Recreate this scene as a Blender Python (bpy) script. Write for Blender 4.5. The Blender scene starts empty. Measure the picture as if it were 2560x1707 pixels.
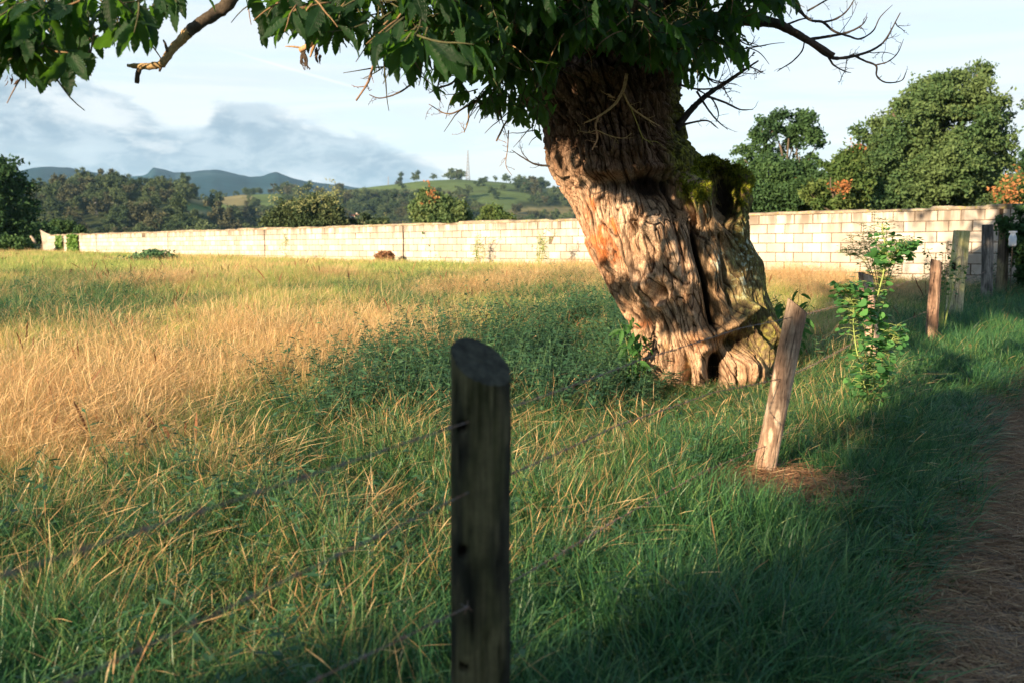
import bpy, math, random
import numpy as np
from mathutils import Vector, Matrix, Euler
R = math.radians
PI = math.pi
random.seed(7)
scene = bpy.context.scene
ROOT = scene.collection

# ------------------------------------------------------------------ camera
EYE = 1.5
FPX = 2489.0
PITCH = math.atan(243.5 / FPX)
cam_d = bpy.data.cameras.new('camera')
cam = bpy.data.objects.new('camera', cam_d)
ROOT.objects.link(cam)
cam.location = (0, 0, EYE)
cam.rotation_euler = (PI / 2 - PITCH, 0, 0)
cam_d.sensor_width = 36
cam_d.lens = 35
cam_d.clip_start = 0.05
cam_d.clip_end = 20000
cam_d.dof.use_dof = True
cam_d.dof.focus_distance = 7.6
cam_d.dof.aperture_fstop = 3.0
scene.camera = cam

# ------------------------------------------------------------------ light
SUN_AZ = 40.0      # light travels this many degrees right of straight ahead
SUN_EL = 15.0
SKY_K = 0.10
world = bpy.data.worlds.new('World')
scene.world = world
world.use_nodes = True
sun_d = bpy.data.lights.new('sun', 'SUN')
sun_d.energy = 5.0
sun_d.angle = R(0.6)
sun_d.color = (1.0, 0.76, 0.50)
sun = bpy.data.objects.new('sun', sun_d)
ROOT.objects.link(sun)
_tr = Vector((math.sin(R(SUN_AZ)) * math.cos(R(SUN_EL)), math.cos(R(SUN_AZ)) * math.cos(R(SUN_EL)), -math.sin(R(SUN_EL))))
sun.rotation_euler = _tr.to_track_quat('-Z', 'Y').to_euler()
sun.location = (-20, -25, 20)
scene.view_settings.view_transform = 'Standard'
scene.view_settings.look = 'None'
scene.view_settings.gamma = 1
scene.view_settings.use_curve_mapping = False
scene.view_settings.exposure = 1.6
scene.render.engine = 'CYCLES'
scene.cycles.max_bounces = 6
scene.cycles.diffuse_bounces = 3
scene.cycles.transmission_bounces = 4
scene.cycles.transparent_max_bounces = 8
scene.cycles.volume_bounces = 0


class NT:
    """tiny node helper"""
    def __init__(s, tree):
        s.t = tree
        s.t.nodes.clear()
    def n(s, typ, ins=None, **kw):
        nd = s.t.nodes.new(typ)
        for k, v in kw.items():
            setattr(nd, k, v)
        if ins:
            for k, v in ins.items():
                s.set(nd.inputs[k], v)
        return nd
    def set(s, sock, v):
        if isinstance(v, bpy.types.NodeSocket):
            s.t.links.new(v, sock)
        else:
            if hasattr(sock.default_value, '__len__') and not isinstance(v, (int, float)):
                v = tuple(v)
                if len(sock.default_value) == 4 and len(v) == 3:
                    v = v + (1.0,)
            sock.default_value = v
    def m(s, op, a, b=0.0, c=0.0, clamp=False):
        return s.n('ShaderNodeMath', {0: a, 1: b, 2: c}, operation=op, use_clamp=clamp).outputs[0]
    def mix(s, f, a, b, mode='MIX'):
        nd = s.n('ShaderNodeMix', None, data_type='RGBA', blend_type=mode)
        s.set(nd.inputs[0], f); s.set(nd.inputs[6], a); s.set(nd.inputs[7], b)
        return nd.outputs[2]
    def mr(s, v, a, b, c=0.0, d=1.0, smooth=True):
        nd = s.n('ShaderNodeMapRange', {0: v, 1: a, 2: b, 3: c, 4: d}, clamp=True)
        if smooth: nd.interpolation_type = 'SMOOTHSTEP'
        return nd.outputs[0]
    def noise(s, vec, scale, detail=3.0, rough=0.55, dist=0.0):
        nd = s.n('ShaderNodeTexNoise', {'Scale': scale, 'Detail': detail, 'Roughness': rough, 'Distortion': dist})
        if vec is not None: s.set(nd.inputs['Vector'], vec)
        return nd.outputs[0]
    def map(s, vec, scale):
        return s.n('ShaderNodeMapping', {'Vector': vec, 'Scale': scale}).outputs[0]
    def ramp(s, f, stops, interp='LINEAR'):
        nd = s.n('ShaderNodeValToRGB', {0: f})
        cr = nd.color_ramp
        cr.interpolation = interp
        while len(cr.elements) < len(stops): cr.elements.new(0.5)
        for e, (p, c) in zip(cr.elements, stops):
            e.position = p; e.color = tuple(c) + (1.0,)
        return nd.outputs[0]
    def attr(s, name):
        return s.n('ShaderNodeAttribute', None, attribute_name=name)


# world: physical sky with a thin high veil and a grey-blue cloud bank to the left
w = NT(world.node_tree)
sky = w.n('ShaderNodeTexSky', None, sky_type='NISHITA')
sky.sun_disc = False
sky.sun_elevation = R(SUN_EL)
sky.sun_rotation = R(180 + SUN_AZ)
sky.air_density = 1.0
sky.dust_density = 1.0
sky.ozone_density = 2.0
tc = w.n('ShaderNodeTexCoord').outputs['Generated']
sx = w.n('ShaderNodeSeparateXYZ', {0: tc})
az = w.m('ARCTAN2', sx.outputs[0], sx.outputs[1])
el = w.m('ARCSINE', sx.outputs[2])
ae = w.n('ShaderNodeCombineXYZ', {0: az, 1: el, 2: 0.0}).outputs[0]
n_big = w.noise(w.map(ae, (6, 14, 1)), 1.0, 6.0, 0.58, 0.3)
n_wisp = w.noise(w.map(ae, (3.0, 26, 1)), 1.0, 6.0, 0.6, 0.6)
n_fine = w.noise(w.map(ae, (22, 50, 1)), 1.0, 6.0, 0.62, 0.4)
# top edge of the cloud bank as a function of azimuth
fc = w.n('ShaderNodeFloatCurve', {'Value': w.mr(az, -0.6, 0.2, smooth=False)})
pts = [(0.0, .17), (0.10, .168), (0.20, .158), (0.30, .135), (0.345, .112), (0.375, .110), (0.395, .132), (0.42, .136), (0.50, .122), (0.58, .106), (0.63, .088), (0.69, .055), (0.80, .02), (1.0, .0)]
cm = fc.mapping.curves[0]
for p_ in pts[1:-1]: cm.points.new(p_[0], p_[1])
cm.points[0].location = pts[0]; cm.points[-1].location = pts[-1]
fc.mapping.update()
top = w.m('ADD', fc.outputs[0], w.m('MULTIPLY', w.m('SUBTRACT', n_fine, 0.5), 0.055))
bank = w.m('SUBTRACT', top, el)
bank_m = w.mr(bank, -0.002, 0.014)
bank_m = w.m('MULTIPLY', bank_m, w.mr(n_big, 0.30, 0.52, 0.75, 1.0))
bank_m = w.m('MULTIPLY', bank_m, w.mr(n_wisp, 0.35, 0.55, 0.85, 1.0))
veil = w.mr(n_wisp, 0.30, 0.68, 0.72, 1.0)
veil = w.m('MULTIPLY', veil, w.mr(el, 0.15, 1.2, 1.0, 0.85))
K = 1.0 / SKY_K
zen = w.mr(el, 0.0, 0.40)
white = w.mix(zen, (0.37 * K, 0.37 * K, 0.362 * K), (0.255 * K, 0.30 * K, 0.335 * K))
n_str = w.noise(w.map(w.n('ShaderNodeVectorMath', {0: ae, 1: (3.1, 7.7, 0.0)}, operation='ADD').outputs[0], (2.2, 30, 1)), 1.0, 7.0, 0.62, 1.2)
white = w.mix(w.mr(n_str, 0.42, 0.64, 0.0, 0.6), white, (0.27 * K, 0.315 * K, 0.35 * K))
white = w.mix(w.mr(el, 0.27, 0.75), white, (0.045 * K, 0.09 * K, 0.15 * K))  # sky above the view darkened to weaken the fill light
col = w.mix(veil, sky.outputs[0], white)
grey = w.mix(w.mr(n_fine, 0.38, 0.62), (0.12 * K, 0.165 * K, 0.205 * K), (0.21 * K, 0.25 * K, 0.28 * K))
grey = w.mix(w.mr(n_big, 0.54, 0.66, 0.0, 0.75), grey, (0.36 * K, 0.37 * K, 0.37 * K))
grey = w.mix(w.mr(el, 0.0, 0.06, 0.35, 0.0), grey, white)
col = w.mix(w.m('MULTIPLY', bank_m, 0.93), col, grey)
# old vapour trail
lin = w.m('ADD', w.m('SUBTRACT', el, 0.1115), w.m('MULTIPLY', az, -0.0))
trail = w.m('ABSOLUTE', w.m('ADD', w.m('SUBTRACT', el, 0.112), w.m('MULTIPLY', az, 0.25)))
tm = w.m('MULTIPLY', w.mr(trail, 0.0, 0.0022, 0.3, 0.0), w.m('MULTIPLY', w.mr(az, -0.30, -0.22), w.mr(az, -0.17, -0.14, 1.0, 0.0)))
col = w.mix(tm, col, (0.46 * K, 0.465 * K, 0.47 * K))
bgn = w.n('ShaderNodeBackground', {'Color': col, 'Strength': SKY_K})
w.n('ShaderNodeOutputWorld', {'Surface': bgn.outputs[0]})

# ------------------------------------------------------------------ numeric helpers
CT, ST = math.cos(PITCH), math.sin(PITCH)
DS = 2560.0 / 2352.0            # design units -> photo pixels


def W(xd, yd, Y):
    """design point at forward distance Y -> world position"""
    a = (xd * DS - 1280) / FPX
    b = (853.5 - yd * DS) / FPX
    dy = CT + b * ST
    dz = -ST + b * CT
    k = Y / dy
    return Vector((a * k, Y, EYE + dz * k))


def proj(P):
    P = np.asarray(P, float)
    x, y, z = P[..., 0], P[..., 1], P[..., 2] - EYE
    f = y * CT - z * ST
    u = y * ST + z * CT
    f = np.maximum(f, 0.05)
    return (1280 + FPX * x / f) / DS, (853.5 - FPX * u / f) / DS


_rng = np.random.default_rng(11)
_perm = np.concatenate([_rng.permutation(256)] * 3)
_grad = np.array([[1, 1, 0], [-1, 1, 0], [1, -1, 0], [-1, -1, 0], [1, 0, 1], [-1, 0, 1], [1, 0, -1], [-1, 0, -1], [0, 1, 1], [0, -1, 1], [0, 1, -1], [0, -1, -1]], float)


def pn(x, y, z=0.0):
    x, y, z = np.broadcast_arrays(np.asarray(x, float), np.asarray(y, float), np.asarray(z, float))
    xi, yi, zi = np.floor(x).astype(int), np.floor(y).astype(int), np.floor(z).astype(int)
    xf, yf, zf = x - xi, y - yi, z - zi
    xi &= 255; yi &= 255; zi &= 255
    def fade(t): return t * t * t * (t * (t * 6 - 15) + 10)
    u, v, ww = fade(xf), fade(yf), fade(zf)
    def g(ix, iy, iz, fx, fy, fz):
        h = _perm[_perm[_perm[ix & 255] + (iy & 255)] + (iz & 255)] % 12
        gr = _grad[h]
        return gr[..., 0] * fx + gr[..., 1] * fy + gr[..., 2] * fz
    def L(a, b, t): return a + (b - a) * t
    x0 = L(g(xi, yi, zi, xf, yf, zf), g(xi + 1, yi, zi, xf - 1, yf, zf), u)
    x1 = L(g(xi, yi + 1, zi, xf, yf - 1, zf), g(xi + 1, yi + 1, zi, xf - 1, yf - 1, zf), u)
    x2 = L(g(xi, yi, zi + 1, xf, yf, zf - 1), g(xi + 1, yi, zi + 1, xf - 1, yf, zf - 1), u)
    x3 = L(g(xi, yi + 1, zi + 1, xf, yf - 1, zf - 1), g(xi + 1, yi + 1, zi + 1, xf - 1, yf - 1, zf - 1), u)
    return L(L(x0, x1, v), L(x2, x3, v), ww)


def fbm(x, y, z=0.0, o=4):
    s = 0; a = 1.0
    for i in range(o):
        s = s + a * pn(np.asarray(x) * 2 ** i + 17.3 * i, np.asarray(y) * 2 ** i + 5.1 * i, np.asarray(z) * 2 ** i)
        a *= 0.5
    return s


def sstep(a, b, x):
    t = np.clip((np.asarray(x, float) - a) / (b - a), 0, 1)
    return t * t * (3 - 2 * t)


def rotm(rx, ry, rz):
    """arrays of euler XYZ -> (n,3,3)"""
    cx, sx_, cy, sy, cz, sz = np.cos(rx), np.sin(rx), np.cos(ry), np.sin(ry), np.cos(rz), np.sin(rz)
    M = np.empty((len(rx), 3, 3))
    M[:, 0, 0] = cz * cy; M[:, 0, 1] = cz * sy * sx_ - sz * cx; M[:, 0, 2] = cz * sy * cx + sz * sx_
    M[:, 1, 0] = sz * cy; M[:, 1, 1] = sz * sy * sx_ + cz * cx; M[:, 1, 2] = sz * sy * cx - cz * sx_
    M[:, 2, 0] = -sy; M[:, 2, 1] = cy * sx_; M[:, 2, 2] = cy * cx
    return M


class Geo:
    """accumulates vertices, faces and one vector attribute per vertex"""
    def __init__(s):
        s.V, s.F, s.A, s.C, s.nv = [], [], [], [], 0
    def add(s, V, F, A=None, C=None):
        V = np.asarray(V, float).reshape(-1, 3)
        s.V.append(V)
        if not isinstance(F, list): F = [F]
        for f in F:
            f = np.asarray(f, np.int64)
            if len(f): s.F.append(f + s.nv)
        s.A.append(np.zeros((len(V), 3)) if A is None else np.broadcast_to(np.asarray(A, float), (len(V), 3)))
        s.C.append(np.ones((len(V), 3)) * 0.5 if C is None else np.broadcast_to(np.asarray(C, float), (len(V), 3)))
        s.nv += len(V)
        return s
    def inst(s, T, P, M, S, rnd=None):
        """copy template T=(V,F,A) at positions P with rotations M and scales S"""
        V, F, A = T
        n = len(P); k = len(V)
        S = np.asarray(S, float)
        if S.ndim == 1: S = S[:, None]
        VV = np.einsum('nij,nkj->nki', M, V[None] * S[:, None, :] if S.shape[1] == 3 else V[None] * S[:, None, :]) + np.asarray(P)[:, None, :]
        AA = np.repeat(A[None], n, 0).copy()
        if rnd is not None: AA[:, :, 2] = np.asarray(rnd)[:, None]
        FL = []
        for f in (F if isinstance(F, list) else [F]):
            FL.append((f[None] + (np.arange(n) * k)[:, None, None]).reshape(-1, f.shape[1]))
        s.add(VV.reshape(-1, 3), FL, AA.reshape(-1, 3))
    def mesh(s, name, mat=None, smooth=True):
        V = np.concatenate(s.V)
        me = bpy.data.meshes.new(name)
        me.vertices.add(len(V))
        me.vertices.foreach_set('co', V.astype(np.float32).ravel())
        ls = [f.ravel() for f in s.F]
        cnt = np.concatenate([np.full(len(f), f.shape[1]) for f in s.F])
        loops = np.concatenate(ls)
        me.loops.add(len(loops))
        me.loops.foreach_set('vertex_index', loops.astype(np.int32))
        me.polygons.add(len(cnt))
        st = np.concatenate([[0], np.cumsum(cnt)[:-1]])
        me.polygons.foreach_set('loop_start', st.astype(np.int32))
        me.polygons.foreach_set('loop_total', cnt.astype(np.int32))
        me.polygons.foreach_set('use_smooth', np.full(len(cnt), smooth, dtype=bool))
        a = me.attributes.new('uvw', 'FLOAT_VECTOR', 'POINT')
        a.data.foreach_set('vector', np.concatenate(s.A).astype(np.float32).ravel())
        c = me.attributes.new('pig', 'FLOAT_VECTOR', 'POINT')
        c.data.foreach_set('vector', np.concatenate(s.C).astype(np.float32).ravel())
        me.update(calc_edges=True)
        me.validate()
        if mat: me.materials.append(mat)
        return me
    def obj(s, name, mat=None, parent=None, smooth=True):
        return link(name, s.mesh(name, mat, smooth), parent)


def link(name, data, parent=None, loc=None):
    o = bpy.data.objects.new(name, data)
    ROOT.objects.link(o)
    if parent is not None: o.parent = parent
    if loc is not None: o.location = loc
    return o


def tag(o, label=None, cat=None, group=None, kind=None):
    if label: o['label'] = label
    if cat: o['category'] = cat
    if group: o['group'] = group
    if kind: o['kind'] = kind
    return o


def thing(name, label, cat, loc=(0, 0, 0), group=None, rotz=0):
    o = link(name, None, None, loc)
    o.rotation_euler = (0, 0, rotz)
    return tag(o, label, cat, group)


def gridf(nu, nv, wrap=False):
    """quads for nv rows x nu columns"""
    i = np.arange(nu if wrap else nu - 1); j = np.arange(nv - 1)
    I, J = np.meshgrid(i, j)
    I2 = (I + 1) % nu
    return np.stack([J * nu + I, J * nu + I2, (J + 1) * nu + I2, (J + 1) * nu + I], -1).reshape(-1, 4)


def smoothpath(pts, rad, n):
    pts = np.array([tuple(p) for p in pts], float); rad = np.array(rad, float)
    k = len(pts)
    if k < 3:
        t = np.linspace(0, 1, n)
        return pts[0] + (pts[1] - pts[0]) * t[:, None], rad[0] + (rad[1] - rad[0]) * t
    P = np.vstack([2 * pts[0] - pts[1], pts, 2 * pts[-1] - pts[-2]])
    out = []; rr = []
    for t in np.linspace(0, k - 1 - 1e-6, n):
        i = int(t); f = t - i
        a, b, c, d = P[i], P[i + 1], P[i + 2], P[i + 3]
        out.append(0.5 * ((2 * b) + (-a + c) * f + (2 * a - 5 * b + 4 * c - d) * f * f + (-a + 3 * b - 3 * c + d) * f ** 3))
        rr.append(rad[i] * (1 - f) + rad[i + 1] * f)
    return np.array(out), np.array(rr)


def tube(G, pts, rad, seg=8, n=None, rough=0.0, col=None, freq=20.0, A=None):
    n = n or max(4, len(pts) * 3)
    P, r = smoothpath(pts, rad, n)
    T = np.gradient(P, axis=0)
    T /= np.linalg.norm(T, axis=1)[:, None] + 1e-9
    up = np.array([0.13, 0.21, 0.97]) if abs(T[0][2]) < 0.9 else np.array([1, 0.1, 0])
    Nn = np.cross(T, up); Nn /= np.linalg.norm(Nn, axis=1)[:, None] + 1e-9
    B = np.cross(T, Nn)
    th = np.arange(seg) / seg * 2 * PI
    ring = Nn[:, None, :] * np.cos(th)[None, :, None] + B[:, None, :] * np.sin(th)[None, :, None]
    rr = np.repeat(r[:, None], seg, 1)
    if rough:
        q = P[:, None, :] + ring * rr[..., None]
        rr = rr * (1 + rough * 2 * pn(q[..., 0] * freq, q[..., 1] * freq, q[..., 2] * freq) + rough * pn(q[..., 0] * freq * 2.3, q[..., 1] * freq * 2.3, q[..., 2] * freq * 2.3))
    V = (P[:, None, :] + ring * rr[..., None]).reshape(-1, 3)
    V = np.vstack([V, P[0], P[-1]])
    F = gridf(seg, n, True)
    i = np.arange(seg)
    c0 = np.stack([(i + 1) % seg, i, np.full(seg, n * seg)], -1)
    c1 = np.stack([(n - 1) * seg + i, (n - 1) * seg + (i + 1) % seg, np.full(seg, n * seg + 1)], -1)
    if A is None:
        A = np.zeros((len(V), 3)); A[:, 0] = np.concatenate([np.repeat(np.linspace(0, 1, n), seg), [0, 1]])
        A[:, 2] = random.random()
    G.add(V, [F, np.vstack([c0, c1])], A, col)
    return P, T, r


def box(G, x0, x1, y0, y1, z0, z1, col=None, A=None):
    V = [(x, y, z) for z in (z0, z1) for y in (y0, y1) for x in (x0, x1)]
    F = [[0, 2, 3, 1], [4, 5, 7, 6], [0, 1, 5, 4], [2, 6, 7, 3], [0, 4, 6, 2], [1, 3, 7, 5]]
    G.add(V, np.array(F), A, col)


# ------------------------------------------------------------------ materials
def material(name, fn, disp=None):
    m = bpy.data.materials.new(name)
    m.use_nodes = True
    s = NT(m.node_tree)
    out = s.n('ShaderNodeOutputMaterial')
    sh = fn(s)
    s.set(out.inputs['Surface'], sh)
    return m


def pbsdf(s, col, rough=0.8, spec=0.3, normal=None, trans=0.0, tcol=None):
    ins = {'Base Color': col, 'Roughness': rough, 'Specular IOR Level': spec}
    if normal is not None: ins['Normal'] = normal
    b = s.n('ShaderNodeBsdfPrincipled', ins).outputs[0]
    if trans:
        ti = {'Color': tcol if tcol is not None else col}
        t = s.n('ShaderNodeBsdfTranslucent', ti).outputs[0]
        b = s.n('ShaderNodeMixShader', {0: trans, 1: b, 2: t}).outputs[0]
    return b


def bump(s, h, strength=0.5, dist=0.01):
    return s.n('ShaderNodeBump', {'Strength': strength, 'Distance': dist, 'Height': h}).outputs[0]


def leaf_mat(name, dark, light, trans=0.35, tcol=None, rough=0.45, spec=0.4, veins=True, brown=0.0):
    def fn(s):
        a = s.attr('uvw').outputs['Vector']
        x = s.n('ShaderNodeSeparateXYZ', {0: a})
        rnd = s.n('ShaderNodeObjectInfo').outputs['Random']
        r = s.m('FRACT', s.m('ADD', x.outputs[2], rnd))
        c = s.mix(r, dark, light)
        if brown:
            c = s.mix(s.mr(r, 1 - brown, 1 - brown * 0.6), c, (0.30, 0.13, 0.04))
        nrm = None
        if veins:
            sv = s.m('ABSOLUTE', x.outputs[1])
            v = s.m('SINE', s.m('MULTIPLY', s.m('SUBTRACT', x.outputs[0], s.m('MULTIPLY', sv, 0.22)), 95.0))
            rib = s.mr(sv, 0.0, 0.07, 1.0, 0.0)
            c = s.mix(s.m('MULTIPLY', rib, 0.6), c, tuple(min(1, q * 2.2) for q in light))
            c = s.mix(s.mr(v, 0.75, 1.0, 0.0, 0.25), c, tuple(min(1, q * 1.5) for q in light))
            nrm = bump(s, s.m('ADD', v, s.m('MULTIPLY', rib, 3.0)), 0.5, 0.003)
        return pbsdf(s, c, rough, spec, nrm, trans, s.mix(0.5, c, tcol or (0.12, 0.30, 0.02)))
    return material(name, fn)


def ramp_leaf_mat(name, stops, trans=0.35, rough=0.6, spec=0.25, grain=0.0, tipc=None):
    """thin foliage whose pigment is picked per blade from a ramp"""
    def fn(s):
        a = s.attr('uvw').outputs['Vector']
        x = s.n('ShaderNodeSeparateXYZ', {0: a})
        rnd = s.n('ShaderNodeObjectInfo').outputs['Random']
        r = s.m('FRACT', s.m('ADD', x.outputs[2], s.m('MULTIPLY', rnd, 0.35)))
        c = s.ramp(r, stops)
        if tipc: c = s.mix(s.mr(x.outputs[0], 0.55, 1.0, 0, 0.7), c, tipc)
        return pbsdf(s, c, rough, spec, None, trans, c)
    return material(name, fn)


# pigment-driven bark / wood
def bark_mat(name, grain=(60, 60, 9), bs=0.6, bd=0.012, tint=(0.55, 1.45), rough=0.9, vari=0.5):
    def fn(s):
        p = s.attr('pig').outputs['Vector']
        tc_ = s.n('ShaderNodeTexCoord').outputs['Object']
        n1 = s.noise(s.map(tc_, grain), 1.0, 5.0, 0.65, 0.6)
        n2 = s.noise(tc_, 35.0, 4.0, 0.7)
        n3 = s.noise(tc_, 4.0, 3.0, 0.6)
        k = s.mr(n1, 0.3, 0.7, tint[0], tint[1], False)
        k = s.m('MULTIPLY', k, s.mr(n2, 0.3, 0.7, 0.8, 1.2, False))
        k = s.m('MULTIPLY', k, s.mr(n3, 0.3, 0.7, 1 - vari * 0.4, 1 + vari * 0.3, False))
        v = s.n('ShaderNodeVectorMath', {0: p}, operation='SCALE')
        s.set(v.inputs['Scale'], k)
        nrm = bump(s, s.m('ADD', n1, s.m('MULTIPLY', n2, 0.5)), bs, bd)
        return pbsdf(s, v.outputs[0], rough, 0.2, nrm)
    return material(name, fn)


M_bark = bark_mat('bark', (80, 80, 11), 1.0, 0.016, (0.38, 1.65))
M_twig = bark_mat('twig_bark', (120, 120, 60), 0.4, 0.004)
M_wood = bark_mat('weathered_wood', (110, 110, 7), 0.7, 0.006, (0.6, 1.4))
M_leaf = leaf_mat('chestnut_leaf', (0.006, 0.024, 0.012), (0.017, 0.055, 0.018), 0.38, (0.22, 0.55, 0.03), rough=0.5, spec=0.3)
M_sprout = leaf_mat('sprout_leaf', (0.035, 0.12, 0.03), (0.07, 0.20, 0.045), 0.3, (0.15, 0.4, 0.03))
M_dryleaf = leaf_mat('withered_leaf', (0.05, 0.03, 0.02), (0.16, 0.08, 0.04), 0.1, (0.2, 0.09, 0.03), rough=0.8)
M_round = leaf_mat('sapling_leaf', (0.045, 0.15, 0.05), (0.10, 0.27, 0.075), 0.3, (0.2, 0.5, 0.05), veins=False, rough=0.5)
M_ivy = leaf_mat('ivy_leaf', (0.06, 0.16, 0.03), (0.20, 0.32, 0.07), 0.2, veins=False)

GREEN = [(0.0, (0.014, 0.065, 0.030)), (0.35, (0.035, 0.130, 0.048)), (0.7, (0.085, 0.225, 0.072)), (0.9, (0.19, 0.34, 0.10)), (1.0, (0.34, 0.36, 0.13))]
M_lush = ramp_leaf_mat('lush_grass_blade', GREEN, 0.35, 0.42, 0.5)
M_mixed = ramp_leaf_mat('meadow_grass_blade', [(0.0, (0.04, 0.13, 0.045)), (0.35, (0.12, 0.26, 0.075)), (0.65, (0.34, 0.42, 0.13)), (1.0, (0.68, 0.58, 0.25))], 0.4)
M_gold = ramp_leaf_mat('dry_grass_stalk', [(0.0, (0.42, 0.20, 0.08)), (0.35, (0.64, 0.40, 0.18)), (0.7, (0.80, 0.59, 0.32)), (1.0, (0.44, 0.42, 0.17))], 0.3)
M_yel = ramp_leaf_mat('sunlit_meadow_blade', [(0.0, (0.17, 0.30, 0.06)), (0.40, (0.38, 0.47, 0.12)), (0.75, (0.62, 0.60, 0.19)), (1.0, (0.78, 0.62, 0.28))], 0.4)
M_weed = ramp_leaf_mat('weed_leaf', [(0.0, (0.024, 0.075, 0.042)), (0.6, (0.05, 0.13, 0.062)), (1.0, (0.12, 0.22, 0.09))], 0.25, 0.6)
M_needle = ramp_leaf_mat('pine_needle', [(0.0, (0.14, 0.07, 0.035)), (0.5, (0.34, 0.18, 0.09)), (0.85, (0.56, 0.35, 0.18)), (1.0, (0.70, 0.52, 0.34))], 0.05)


def far_leaf(name, stops, trans=0.25):
    return ramp_leaf_mat(name, stops, trans, 0.7, 0.15)


M_oak = far_leaf('oak_foliage', [(0.0, (0.032, 0.072, 0.032)), (0.5, (0.062, 0.12, 0.045)), (0.9, (0.115, 0.175, 0.065)), (1.0, (0.18, 0.23, 0.09))])
M_walnut = far_leaf('feathery_foliage', [(0.0, (0.025, 0.062, 0.030)), (0.6, (0.055, 0.115, 0.042)), (0.94, (0.16, 0.22, 0.06)), (1.0, (0.36, 0.22, 0.06))])
M_darkleaf = far_leaf('dark_foliage', [(0.0, (0.018, 0.05, 0.022)), (0.6, (0.035, 0.085, 0.03)), (1.0, (0.07, 0.13, 0.04))])
M_bushy = far_leaf('bushy_foliage', [(0.0, (0.03, 0.065, 0.02)), (0.6, (0.07, 0.125, 0.035)), (1.0, (0.16, 0.20, 0.06))])
M_pale = far_leaf('pale_sprig', [(0.0, (0.14, 0.18, 0.08)), (1.0, (0.40, 0.40, 0.18))])
M_rust = far_leaf('rust_leaf', [(0.0, (0.26, 0.10, 0.035)), (1.0, (0.48, 0.24, 0.10))])
M_hill = [far_leaf('hill_foliage', [(0.0, (0.022, 0.045, 0.022)), (0.6, (0.045, 0.075, 0.032)), (1.0, (0.08, 0.105, 0.045))], 0.1),
          far_leaf('hill_foliage_pale', [(0.0, (0.045, 0.075, 0.035)), (0.6, (0.08, 0.115, 0.05)), (1.0, (0.12, 0.15, 0.065))], 0.1),
          far_leaf('hill_foliage_brown', [(0.0, (0.04, 0.05, 0.025)), (0.6, (0.08, 0.085, 0.045)), (1.0, (0.12, 0.12, 0.06))], 0.1)]

# ------------------------------------------------------------------ terrain
PATH_E = [(-3.0, -4.2), (-0.75, 0.0), (0.40, 1.8), (1.28, 3.4), (2.30, 5.03), (3.66, 7.6), (4.50, 8.8), (7.2, 12.5), (10.6, 17.0)]
_pe = np.array(PATH_E)


def path_edge(y):
    y = np.asarray(y, float)
    return np.interp(y, _pe[:, 1], _pe[:, 0]) + 0.10 * pn(y * 1.1, 3.3) + 0.05 * pn(y * 3.1, 1.3)


def ground_z(x, y):
    x = np.asarray(x, float); y = np.asarray(y, float)
    base = 0.045 * np.clip(y - 3, 0, 18) + 0.0036 * np.clip(y - 21, 0, 40)
    base = base - 7.5 * sstep(75, 190, np.hypot(x, y)) - 2.0 * sstep(20, 60, -y)
    far = sstep(8, 20, y)
    b = 0.035 * pn(x * 0.9, y * 0.9, 1.0) * (1 - far) + far * (0.10 * pn(x * 0.35, y * 0.30, 4.0) + 0.05 * pn(x * 0.9, y * 0.9, 7.0))
    inp = sstep(-0.25, 0.25, x - path_edge(y)) * sstep(3.6, 3.0, x - path_edge(y)) * (y < 19)
    z = base + b * (1 - 0.8 * inp) - 0.09 * inp
    # low swell round the old trunk and under the fence line
    z = z + 0.07 * np.exp(-(((x - 1.35) / 1.3) ** 2 + ((y - 8.7) / 1.1) ** 2))
    return z


# hills: crest heights as seen (design x -> design y of the ridge)
def crest(u, tab, r):
    xs = np.array([t[0] for t in tab], float); ys = np.array([t[1] for t in tab], float)
    xd = 1176 + 2287 * u
    y = np.interp(xd, xs, ys)
    return EYE + (560 - y) / 2287 * r


R1, R2, R3 = 520.0, 900.0, 3000.0
T3_DROP = 7
T1 = [(-2500, 490), (-900, 480), (-300, 475), (60, 478), (160, 458), (260, 446), (400, 452), (480, 474), (540, 515), (600, 548), (900, 560), (2000, 560), (3500, 540)]
T2 = [(-2500, 470), (-300, 480), (300, 470), (480, 468), (560, 456), (650, 452), (760, 448), (860, 436), (960, 424), (1050, 418), (1150, 424), (1220, 432), (1290, 442), (1500, 445), (2000, 470), (2300, 440), (2600, 430), (4000, 460)]
T3 = [(-2500, 400), (-400, 415), (40, 420), (110, 401), (170, 399), (235, 407), (300, 418), (345, 410), (362, 394), (385, 399), (410, 405), (500, 402), (535, 407), (580, 416), (610, 414), (640, 403), (690, 415), (740, 421), (900, 440), (1300, 450), (2300, 425), (2400, 405), (3000, 410), (4000, 430)]


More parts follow.
